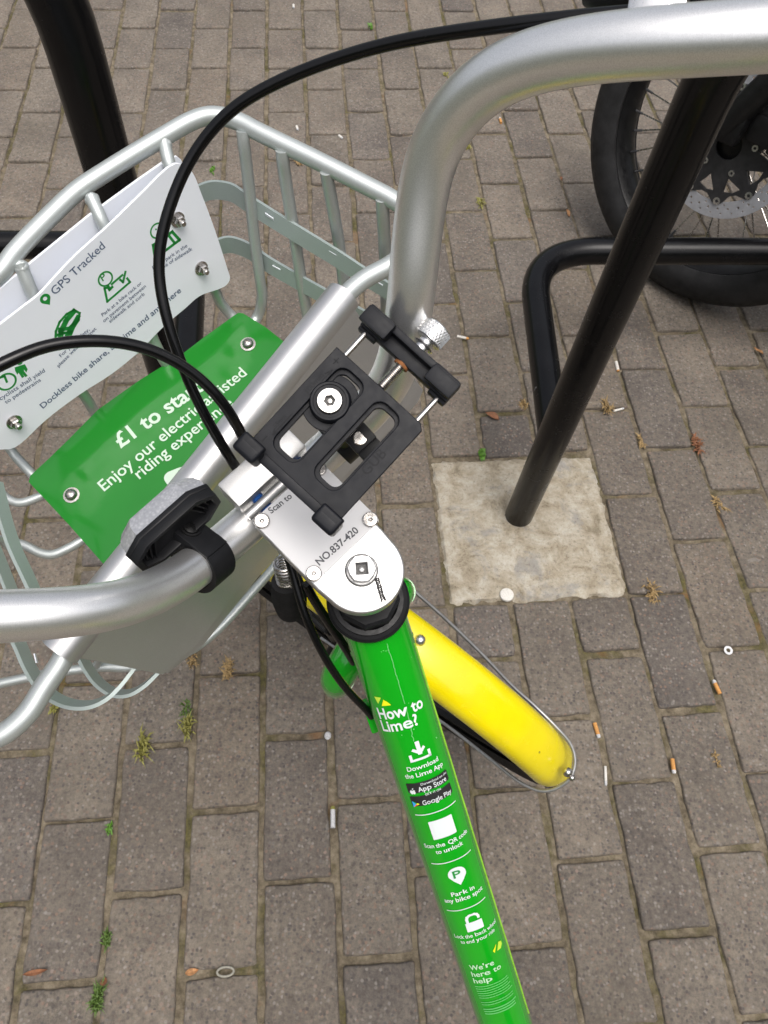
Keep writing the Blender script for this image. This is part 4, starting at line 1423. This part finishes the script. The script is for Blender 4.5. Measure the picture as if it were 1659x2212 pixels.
for p in ((536, 744), (155, 1070)):
    u, v = AD.uv(*p)
    dome_bolt(AD, *p, ad_h(u, v) + .0003, 1.02, par=advert, nut=False)

# ---- front reflector on its clamp
RC = DZ(366, 1128, .475)
rn = (GX * .965 - AX * .26).normalized()
RF = Plane(RC, rn, LX)
octo = [(-.0305, -.005), (-.0305, .005), (-.019, .0122), (.019, .0122), (.0305, .005), (.0305, -.005), (.019, -.0122), (-.019, -.0122)]
r_ = MB()
lay(r_, RF, curve_geo([octo], .0012, .0010, 2), -.002)
inner = [(x * .90, y * .86) for x, y in octo]
lay(r_, RF, curve_geo([octo, inner], .0035, .0005, 1), -.0065)
for sgn in (-1, 1):
    for k in range(3):
        lay(r_, RF, curve_geo(stroke([(sgn * (.012 + k * .005), -.011 + k * .002), (sgn * (.020 + k * .002), .009 - k * .003)], .0009), .0022), -.0055)
refl = r_.build('front_reflector', 'black_plastic', bike)
r_ = MB()
for k, (sc_, h_) in enumerate(((1.0, .0012), (.985, .0045), (.93, .0085), (.80, .0115), (.55, .0130))):
    pass
vs_ = []
ringsR = ((1.0, -.0002), (.99, .005), (.94, .0095), (.82, .0135), (.50, .0162), (.02, .0172))
for sc_, h_ in ringsR:
    vs_ += [RF.w(x * sc_, y * sc_, h_) for x, y in octo]
fs_ = [(i * 8 + q, i * 8 + (q + 1) % 8, (i + 1) * 8 + (q + 1) % 8, (i + 1) * 8 + q) for i in range(5) for q in range(8)]
r_.add(vs_, fs_)
r_.build('reflector_lens', 'reflector_clear', refl, ang=15)
br_ = MB()
bc = DZ(439, 1212, .4935); bt = (BP[7] - BP[6]).normalized()
ob = (AX - bt * AX.dot(bt)).normalized(); og = ob.cross(bt)
if og.dot(GX) < 0: og = -og
br_.lathe([(BR + .0004, -.0098), (BR + .0044, -.0098), (BR + .0044, .0098), (BR + .0004, .0098)], bc, bt, 40)
armA = bc + ob * (BR + .0012) - og * .006
armB = bc + ob * (BR + .0006) + og * .030
dv_ = (armB - armA); L_ = dv_.length
br_.box((armA + armB) / 2, dv_.normalized(), bt, dv_.normalized().cross(bt).normalized(), L_ / 2, .0098, .0034, .0009)
br_.box(armB - ob * .007 + og * .002, dv_.normalized(), bt, dv_.normalized().cross(bt).normalized(), .006, .0070, .0095, .0012)
br_.build('reflector_clamp', 'black_plastic', refl)
sc_ = MB()
sc0 = armA.lerp(armB, .60) + ob * .0030
nn_ = ob
sc_.lathe([(.0066, -.004), (.0066, .0008), (.0056, .0010), (.0054, -.001)], sc0 + nn_ * .001, nn_, 24)
sc_.lathe([(.0050, -.001), (.0046, .0012), (.0030, .0020), (0, .0022)], sc0 + nn_ * .001, nn_, 22)
PSx = Plane(sc0 + nn_ * .001, nn_, LX)
for s_ in stroke([(-.0028, .0005), (.0028, -.0005)], .0010) + stroke([(.0005, .0028), (-.0005, -.0028)], .0010):
    lay(sc_, PSx, curve_geo([s_], .0002), .0022)
sc_.build('reflector_screw', 'moto_black', refl)

# ---- cables
def cable(pts, r, nm, par=bike, mat='cable_black'):
    m_ = MB(); m_.tube([DZ(*p) for p in pts], r, 16, 8, relax=50)
    return m_.build(nm, mat, par)
cable([(1420, 26, .330), (1380, 25, .332), (1250, 37, .340), (1106, 52, .352), (986, 69, .362), (853, 88, .375), (720, 128, .388), (620, 166, .397), (553, 201, .402), (500, 234, .407), (443, 294, .414), (400, 361, .420), (370, 434, .425), (349, 505, .430), (342, 560, .434), (344, 610, .438), (355, 672, .442), (378, 748, .450), (410, 834, .460), (450, 912, .470), (486, 972, .482), (503, 1000, .490), (520, 1024, .503)], .0032, 'brake_cable')
cable([(-215, 1335, .386), (-285, 1260, .384), (-310, 1130, .382), (-265, 990, .382), (-160, 880, .383), (-60, 818, .386), (0, 788, .390), (50, 765, .394), (90, 750, .398), (133, 740, .402), (217, 733, .410), (300, 745, .420), (360, 769, .428), (417, 803, .437), (467, 850, .446), (500, 896, .454), (522, 938, .466), (536, 968, .480), (550, 996, .497), (558, 1010, .505)], .00325, 'brake_cable')
cable([(622, 1205, .530), (630, 1228, .532), (637, 1252, .534), (645, 1285, .536), (660, 1333, .540), (686, 1393, .548), (720, 1453, .562), (758, 1502, .580), (790, 1530, .592), (803, 1548, .600)], .00290, 'brake_cable')
cable([(660, 1262, .55), (678, 1296, .560), (700, 1330, .572), (728, 1372, .588), (748, 1402, .600), (764, 1430, .615)], .0034, 'brake_cable')
# spring and ribbed rubber boot under the stem
bo = MB()
A0, A1 = DZ(615, 1226, .545), DZ(630, 1322, .588)
ax_ = (A1 - A0).normalized(); Lb = (A1 - A0).length
prof = [(0, .016)]
for k in range(15):
    f_ = k / 14
    env = .0128 * (0.62 + .38 * math.sin(math.pi * (0.22 + .62 * f_)))
    if k == 14: env *= .72
    h_ = .016 + (Lb - .016) * f_
    prof += [(env * 1.0, h_), (env * .93, h_ + (Lb - .016) / 30)]
prof.append((0, Lb + .004))
bo.lathe(prof, A0, ax_, 28)
boot = bo.build('cable_boot', 'rubber', bike, ang=80)
spg = MB()
u_ = V((1, 0, 0)) - ax_ * ax_.x; u_.normalize(); v_ = ax_.cross(u_)
spg.tube([A0 + ax_ * (-.006 + .028 * k / 100) + (u_ * math.cos(k * .55) + v_ * math.sin(k * .55)) * .0068 for k in range(101)], .0010, 8, 2)
spg.build('spring', 'steel', boot)

# ---- brake lever clamp at the far grip
lv_ = MB()
lc = DZ(1418, 12, .322)
bdir = (BP[-2] - BP[-4]).normalized(); bup = (CU - bdir * CU.dot(bdir)).normalized(); bout = bdir.cross(bup)
lv_.box(DZ(1408, 4, .326), bdir, bup, bout, .0085, .006, .006, .0012)
lv_.box(DZ(1455, 0, .324), bdir, bup, bout, .0060, .005, .005, .0012)
lvo = lv_.build('lever_clamp', 'aluminium', bike)
l2 = MB()
l2.tube([DZ(1268, 0, .36), DZ(1290, -3, .355), DZ(1340, -6, .348), DZ(1385, -14, .342)], [.003, .0045, .0050, .004], 14, 5)
l2.tube([DZ(1480, -12, .34), DZ(1560, -30, .34), DZ(1800, -50, .33)], [.005, .0055, .004], 14, 5)
l2.build('brake_lever', 'black_plastic', bike)

# ================================================================== PHONE MOUNT
MC = {k: DZ(x, y, .428) for k, (x, y) in dict(NL=(532, 960), FL=(729, 752), FR=(914, 921), NR=(725, 1136)).items()}
cen = (MC['NL'] + MC['FL'] + MC['FR'] + MC['NR']) / 4
mn = cam2w(.0, .03, 1.0)
mx = ((MC['FL'] + MC['FR']) - (MC['NL'] + MC['NR'])).normalized()
PM = Plane(cen, mn, mx)
mxu = PM.x; myv = PM.y                            # y points up-left in the photo
LL = ((MC['FL'] - MC['NL']).length + (MC['FR'] - MC['NR']).length) / 2
WW = ((MC['FL'] - MC['FR']).length + (MC['NL'] - MC['NR']).length) / 2
def mp(u, v):                                     # u 0..1 hooks to jaw, v 0..1 across (photo left to right)
    return ((u - .5) * LL, (.5 - v) * WW)
pm = tag(empty('phone_mount', cen - V((0, 0, .016))), 'empty black phone mount with a silver knurled knob, clamped above the handlebar', 'phone holder')
def mrect(u0, u1, v0, v1, r):
    x0_, y1_ = mp(u0, v0); x1_, y0_ = mp(u1, v1)
    return rrect(x0_, y0_, x1_, y1_, r)
cr_ = MB()
outer = [mp(0, .0), mp(0, 1), mp(.965, 1), mp(1, .955), mp(1, 0.0)]
s1, s2 = (.115, .945, .115, .425), (.160, .945, .540, .835)
lay(cr_, PM, curve_geo([outer, mrect(*s1, .0065), mrect(*s2, .0065)], .0013, .0005, 2), -.0018)
s1b, s2b = (.150, .905, .150, .405), (.195, .905, .575, .812)
lay(cr_, PM, curve_geo([[mp(.02, .02), mp(.02, .98), mp(.97, .98), mp(.97, .02)], mrect(*s1b, .0050), mrect(*s2b, .0050)], .0016, .0003, 1), -.0052)
# lip along the hook side and the two hooks
a_, b_ = mp(0, -.02), mp(0, 1.02)
cr_.box(PM.w(a_[0] + .0005, 0, -.0015), myv, mxu, mn, WW * .51, .0028, .0042, .0009)
for v0 in (.055, .935):
    x, y = mp(-.03, v0)
    cr_.box(PM.w(x + .0008, y, .0030), myv, mxu, mn, .0082, .0050, .0085, .0026, .90, 3)
    cr_.box(PM.w(x + .0030, y, .0092), myv, mxu, mn, .0076, .0050, .0022, .0016, .94, 3)
cradle = cr_.build('cradle', 'mount_black', pm)
mk_ = MB()
def mtext(txt, u0, v0, u1, v1, bold=.0, k=None):
    vs, fs = text_geo(txt, bold)
    x0_ = min(v.x for v in vs); x1_ = max(v.x for v in vs)
    a = V(mp(u0, v0)); b = V(mp(u1, v1)); d = b - a
    sc = d.length / (x1_ - x0_); d.normalize(); e = V((-d.y, d.x))
    t_ = MB(); t_.add([PM.w(*(a + d * ((v.x - x0_) * sc) + e * (v.y * sc)), .0002) for v in vs], fs)
    t_.build('raised_mark', 'mount_mark', cradle, smooth=False)
mtext('100mm', .60, .083, .78, .083)
mtext('55mm', .24, .083, .36, .083)
for pts in ([(.60, .098), (.84, .098)], [(.80, .075), (.85, .098), (.80, .115)], [(.90, .07), (.95, .07)], [(.925, .05), (.925, .09)], [(.20, .098), (.40, .098)], [(.235, .075), (.19, .098), (.235, .115)], [(.10, .07), (.15, .07)]):
    for s_ in stroke([mp(*p) for p in pts], .0005): lay(mk_, PM, curve_geo([s_], .00005), .0003)
mtext('GUB', .44, .925, .66, .925)
mk_.build('raised_mark', 'mount_mark', cradle, smooth=False)
pv = mp(.665, .265)
o_ = PM.w(*pv, 0)
pd_ = MB()
pd_.lathe([(0, -.0075), (.0162, -.0075), (.0162, -.0050), (.0158, -.0045), (.0118, -.0045), (.0110, .0012), (.0104, .0018), (.0092, .0018), (.0090, .0010), (.0072, .0010), (.0070, .0002), (0, .0002)], o_, mn, 56)
pivot = pd_.build('pivot_disc', 'mount_black', pm)
pb = MB()
PP = Plane(o_, mn, mxu)
hexs = [(.0035 * math.cos(rad(a)), .0035 * math.sin(rad(a))) for a in range(20, 380, 60)]
lay(pb, PP, curve_geo([circ(0, 0, .0065, 40), hexs], .0012, .0005, 2), .0016)
lay(pb, PP, curve_geo([[(x * 1.05, y * 1.05) for x, y in hexs]], .0001), .0004, 1)
pb.lathe([(.0016, .0005), (.0012, .0014), (0, .0016)], o_, mn, 12)
pb.build('pivot_bolt', ['steel', 'socket_dark'], pivot)
# jaw
jw = MB()
xj = mp(1.335, 0)[0]
ym = (mp(0, .005)[1] + mp(0, .995)[1]) / 2; hj = abs(mp(0, .005)[1] - mp(0, .995)[1]) / 2
jw.box(PM.w(xj, ym, -.0040), myv, mxu, mn, hj, .0060, .0040, .0010)
jw.box(PM.w(xj + .0034, ym, .0010), myv, mxu, mn, hj * .97, .0022, .0060, .0010)
for sg in (-1, 1):
    jw.box(PM.w(xj + .0005, ym + sg * (hj - .0085), .0062), myv, mxu, mn, .0092, .0048, .0062, .0018, .95)
    jw.box(PM.w(xj - .0012, ym + sg * (hj - .0085), .0108), myv, mxu, mn, .0090, .0050, .0022, .0014)
    jw.box(PM.w(xj - .003, ym + sg * (hj - .006), -.0060), myv, mxu, mn, .0060, .0050, .0035, .0012)
jaw = jw.build('sliding_jaw', 'mount_black', pm)
for v_ in (.085, .915):
    rd_ = MB()
    y = mp(0, v_)[1]
    rd_.tube([PM.w(mp(.90, 0)[0], y, -.0042), PM.w(xj, y, -.0042)], .0017, 14, 1)
    rd_.build('guide_rod', 'steel', pm)
sw = MB()
y = mp(0, .495)[1]
x0_ = mp(.95, 0)[0]
nth = int((xj + .004 - x0_) / .0010)
prof = []
for k in range(nth):
    prof += [(.0026, k * .0010), (.0032, k * .0010 + .0005)]
prof += [(.0026, nth * .0010)]
sw.lathe(prof, PM.w(x0_, y, -.0045), mxu, 20)
sw.build('adjusting_screw', 'steel', pm)
rs = MB(); rs.lathe([(.0034, -.0008), (.0046, -.0008), (.0046, .0012), (.0034, .0012)], PM.w(xj - .0068, y, -.0045), mxu, 18); rs.build('rust_collar', 'rust', pm)
kb = MB()
yk = mp(0, .52)[1]
ko = PM.w(xj + .0060, yk, -.0045)
kb.lathe([(.0044, -.002), (.0044, .0028), (.0062, .0030), (.0066, .0036), (.0044, .0048), (.0044, .0065), (.0074, .0070)], ko, mxu, 32)
nk = 44
R_ = []
for r0, h in ((.0074, .0070), (.0079, .0076), (.0079, .0166), (.0074, .0173), (.0, .0173)):
    R_.append((r0, h))
kb.lathe(R_, ko, mxu, 44)
u_ = myv; v2 = mxu.cross(u_)
for dirn in (-1, 1):
    for k in range(30):
        a0 = 2 * math.pi * k / 30
        pts = [ko + mxu * (.0078 + .0086 * t / 5) + (u_ * math.cos(a0 + dirn * t * .10) + v2 * math.sin(a0 + dirn * t * .10)) * .00795 for t in range(6)]
        kb.tube(pts, .00030, 4, 1)
kb.build('knurled_knob', 'aluminium', pm, ang=30)
# clamp under the plate, round the handlebar
cm_ = MB()
bcl = BP[11].lerp(BP[10], .45); bct = (BP[11] - BP[10]).normalized()
cm_.lathe([(BR + .0004, -.0085), (BR + .0042, -.0085), (BR + .0042, .0085), (BR + .0004, .0085)], bcl, bct, 40)
top_ = o_ - mn * .006
dv_ = bcl + (mn - bct * mn.dot(bct)).normalized() * (BR) - top_
cm_.tube([top_, top_ + dv_ * .5, top_ + dv_], [.012, .009, .010], 24, 3)
cb_ = bct.cross(mn).normalized()
q0 = DZ(779, 948, .478)
cm_.box(q0, bct, cb_, mn, .0078, .0062, .0050, .0010)
cm_.box(q0 - cb_ * .011 * (1 if (-cb_).dot(-CU) > 0 else -1) , bct, cb_, mn, .0075, .0050, .0035, .0010)
cm_.build('bar_clamp', 'black_plastic', pm)
cn = MB()
cn.lathe([(0, .0052), (.0040, .0052), (.0046, .0046), (.0046, .003)], q0, mn, 18)
cn.build('clamp_nut', 'steel', pm)

# ================================================================== LITTER AND WEEDS
def butt(name, px, py, ang, mats, label, ln_=.027, r=.0039, zz=.004, frac=.78):
    """ang: heading of the stub on the ground, degrees from +X"""
    o = DG(px, py, zz)
    d = V((math.cos(rad(ang)), math.sin(rad(ang)), 0))
    m_ = MB()
    a, b = o - d * ln_ / 2, o + d * ln_ / 2
    sp_ = a + d * ln_ * frac
    cr = [1.0, .96, 1.02, .97, 1]
    m_.tube([a.lerp(sp_, k / 4) for k in range(5)], [r * c for c in cr], 12, 1, mi=0)
    m_.tube([sp_, sp_.lerp(b, .6) + V((0, 0, .0003)), b], [r * .98, r * .95, r * .7], 12, 1, mi=1)
    ob_ = m_.build(name, mats, None)
    return tag(ob_, label, 'cigarette end', 'litter on the paving')
def gdir(p, q):
    d = DG(*q) - DG(*p)
    return math.degrees(math.atan2(d.y, d.x))
OW = ['filter_orange', 'ash_grey']; WW_ = ['paper_white', 'filter_orange']; PW_ = ['paper_white', 'ash_grey']
butt('cigarette_end', 1548, 1484, gdir((1558, 1503), (1539, 1463)), OW, 'orange cigarette end lying in a joint below the steel washer')
butt('cigarette_end', 1289, 1578, gdir((1283, 1560), (1294, 1597)), OW, 'orange cigarette end in a joint just right of the yellow mudguard tail')
butt('cigarette_end', 1454, 1655, gdir((1452, 1637), (1457, 1675)), OW, 'short orange and white cigarette end at the corner of two blocks, right of the mudguard', .025)
butt('cigarette_end', 1081, 260, gdir((1084, 270), (1078, 250)), OW, 'orange cigarette end beside the bend of the silver handlebar', .026)
butt('cigarette_end', 1333, 792, gdir((1330, 777), (1337, 808)), WW_, 'white cigarette end right of the leaning black post', .030, frac=.9)
butt('cigarette_end', 1336, 885, gdir((1320, 889), (1352, 881)), PW_, 'thin white paper stub beside a dry tuft, right of the leaning post', .028, .0026, .003)
butt('cigarette_end', 1000, 729, gdir((984, 725), (1016, 732)), WW_, 'white cigarette end right of the knurled knob', .029, .0034)
butt('cigarette_end', 1308, 1676, gdir((1308, 1660), (1309, 1693)), PW_, 'slim white stub standing out of a joint right of the mudguard bolt', .033, .0026, .003)
butt('cigarette_end', 719, 1765, gdir((719, 1783), (719, 1746)), ['ash_grey', 'weed_olive'], 'grey and yellow cigarette end left of the green tube', .034, .0042, frac=.85)
butt('cigarette_end', 642, 277, gdir((640, 268), (645, 286)), PW_, 'white stub in a joint above the basket side', .020)
butt('cigarette_end', 736, 296, gdir((732, 292), (741, 300)), PW_, 'crumpled white stub above the second wire of the basket side', .018)
butt('cigarette_end', 634, 14, gdir((634, 6), (634, 22)), PW_, 'white stub at the top edge of the picture', .022)
# pale pebble, washer, ring, flattened gum
m_ = MB(); m_.sphere(DG(708, 1589, .002), .0062, 12, (1, 1.2, .6)); tag(m_.build('pebble', 'ash_grey'), 'small white pebble in a joint left of the green tube', 'pebble')
o_ = DG(1573, 1405, .003)
m_ = MB(); m_.lathe([(.0042, -.0008), (.0042, .0010), (.0085, .0010), (.0085, -.0008), (.0042, -.0008)], o_, V((.05, -.1, 1)), 28); tag(m_.build('washer', 'aluminium'), 'small steel washer lying by a cross joint at the right', 'washer')
o_ = DG(487, 2099, .003)
m_ = MB(); m_.tube([o_ + EU * (.0125 * math.cos(k / 12 * 6.2832)) + EV * (.0062 * math.sin(k / 12 * 6.2832)) for k in range(12)], .0017, 8, 4, True); tag(m_.build('rubber_ring', 'rubber_ring'), 'pale oval rubber ring in a joint near the bottom edge', 'ring')
o_ = DG(1095, 1284, .006)
m_ = MB(); m_.lathe([(.014, -.004), (.0135, .0004), (.010, .0016), (0, .0018)], o_, V((0, 0, 1)), 24); tag(m_.build('chewing_gum', 'paper_white'), 'flat round white gum blob at the edge of the concrete slab', 'gum')
def leaf(px, py, ang, ln_, wd, mat, label):
    o = DG(px, py, .003); d = V((math.cos(rad(ang)), math.sin(rad(ang)), 0)); s_ = V((-d.y, d.x, 0))
    m_ = MB(); vs_ = []; n_ = 9
    for i in range(n_):
        t = i / (n_ - 1); wv = wd * math.sin(math.pi * (t ** .8)) + .0003
        c_ = o + d * (ln_ * (t - .5)) + V((0, 0, .003 * math.sin(t * 5 + ang)))
        vs_ += [c_ - s_ * wv + V((0, 0, .002)), c_, c_ + s_ * wv + V((0, 0, .0026))]
    fs_ = []
    for i in range(n_ - 1):
        for k in range(2):
            fs_.append((i * 3 + k, (i + 1) * 3 + k, (i + 1) * 3 + k + 1, i * 3 + k + 1))
    m_.add(vs_, fs_); m_.add([V(p) - V((0, 0, .0005)) for p in vs_], fs_)
    return tag(m_.build('dead_leaf', mat), label, 'leaf', 'dead leaves')
leaf(415, 2099, 20, .020, .0045, 'leaf_tan', 'small orange leaf in a joint near the pale rubber ring')
leaf(1638, 758, 120, .030, .0050, 'leaf_tan', 'pinkish leaf at the right edge below the motorcycle wheel')
leaf(1227, 460, 105, .028, .0045, 'leaf_tan', 'orange leaf in a joint left of the motorcycle tyre')
leaf(1211, 385, 100, .020, .0040, 'leaf_brown', 'small brown leaf in a joint left of the motorcycle tyre')
leaf(225, 2120, 95, .012, .0045, 'leaf_brown', 'red brown leaf scrap beside the green grass tuft')
leaf(1063, 898, 150, .036, .0085, 'leaf_brown', 'crumpled brown leaf above the concrete slab')
leaf(78, 2100, 15, .036, .0036, 'leaf_brown', 'long rust brown leaf at the lower left')
def weed(px, py, n_, h_, spread, mat, label, wd=.0016, name='weed'):
    o = DG(px, py, -.003); m_ = MB()
    for k in range(n_):
        a = rng.uniform(0, 6.283); lean = rng.uniform(.08, 1.0) ** 1.3 * spread * .82 * (1.25 if abs(math.sin(a - 1.75)) < .7 else .75); hh = h_ * rng.uniform(.35, 1.05)
        b = o + EV * (rng.uniform(-1, 1) * spread * .55) + EU * (rng.uniform(-1, 1) * spread * .20)
        d = V((math.cos(a), math.sin(a), 0))
        p1 = b + d * lean * .5 + V((0, 0, hh * .75)); p2 = b + d * lean + V((0, 0, hh * rng.uniform(.35, .9)))
        s_ = V((-d.y, d.x, 0)) * wd * rng.uniform(.6, 1.3)
        vs_ = [b - s_, b + s_, b.lerp(p1, .5) + s_ * 1.1 + V((0, 0, .001)), b.lerp(p1, .5) - s_ * 1.1 + V((0, 0, .001)), p1 + s_ * .9, p1 - s_ * .9, p2]
        m_.add(vs_, [(0, 1, 2, 3), (3, 2, 4, 5), (5, 4, 6)])
    return tag(m_.build(name, mat, None, smooth=False), label, 'weed', 'weeds in the joints')
weed(1038, 980, 26, .012, .021, 'weed_bright', 'bright green seedling at the top edge of the concrete slab', .0034)
weed(460, 370, 22, .014, .018, 'weed_bright', 'bright green seedling above the white notice', .0034)
weed(800, 60, 22, .012, .022, 'weed_bright', 'green seedling above the long cable', .0040)
weed(310, 1616, 80, .028, .034, 'weed_olive', 'olive grass tuft below the silver bar, left one of two', .0014)
weed(407, 1572, 70, .030, .030, 'weed_olive', 'olive grass tuft below the silver bar, right one of two', .0014)
weed(405, 1540, 36, .020, .026, 'weed_green', 'green shoots just above the right olive tuft', .0013)
weed(213, 2158, 130, .020, .024, 'weed_green', 'green grass tuft near the bottom edge', .0012)
weed(233, 2028, 70, .013, .016, 'weed_green', 'small green moss tuft above the bottom grass tuft', .0014)
weed(238, 1791, 46, .010, .014, 'weed_bright', 'tiny green moss tuft in the joint left of centre', .0016)
weed(118, 1530, 40, .016, .016, 'weed_olive', 'olive tuft beside the basket band corner', .0016)
weed(1406, 1284, 60, .018, .034, 'weed_dry', 'straw coloured dry tuft right of the concrete slab', .0020)
weed(1309, 884, 54, .018, .030, 'weed_dry', 'dry tuft beside the thin white paper stub', .0016)
weed(416, 1428, 60, .020, .028, 'weed_dry', 'dry brown tuft below the basket bracket', .0018)
weed(494, 1452, 56, .018, .028, 'weed_dry', 'dry brown tuft right of the basket bracket corner', .0018)
weed(1038, 440, 34, .014, .028, 'weed_olive', 'yellow green tuft right of the handlebar upright', .0016)
weed(1130, 875, 40, .016, .026, 'weed_dry', 'dry tuft left of the foot of the leaning post', .0018)
weed(1503, 962, 44, .014, .028, 'leaf_brown', 'dark brown withered tuft at a joint corner right of the slab', .0022)
weed(1550, 1090, 30, .010, .030, 'weed_dry', 'flattened straw tuft at the right edge', .0018)
weed(1384, 955, 30, .010, .026, 'weed_dry', 'rusty withered tuft in the joint right of the slab', .0020)
weed(646, 352, 40, .014, .028, 'weed_dry', 'straw tuft behind the basket side', .0018)
weed(1010, 320, 26, .012, .024, 'weed_olive', 'yellow tuft by the handlebar bend', .0018)
weed(962, 165, 30, .012, .024, 'weed_olive', 'yellow tuft just above the handlebar bend', .0018)
weed(1547, 1644, 22, .010, .018, 'weed_dry', 'tiny straw tuft at the far right', .0016)
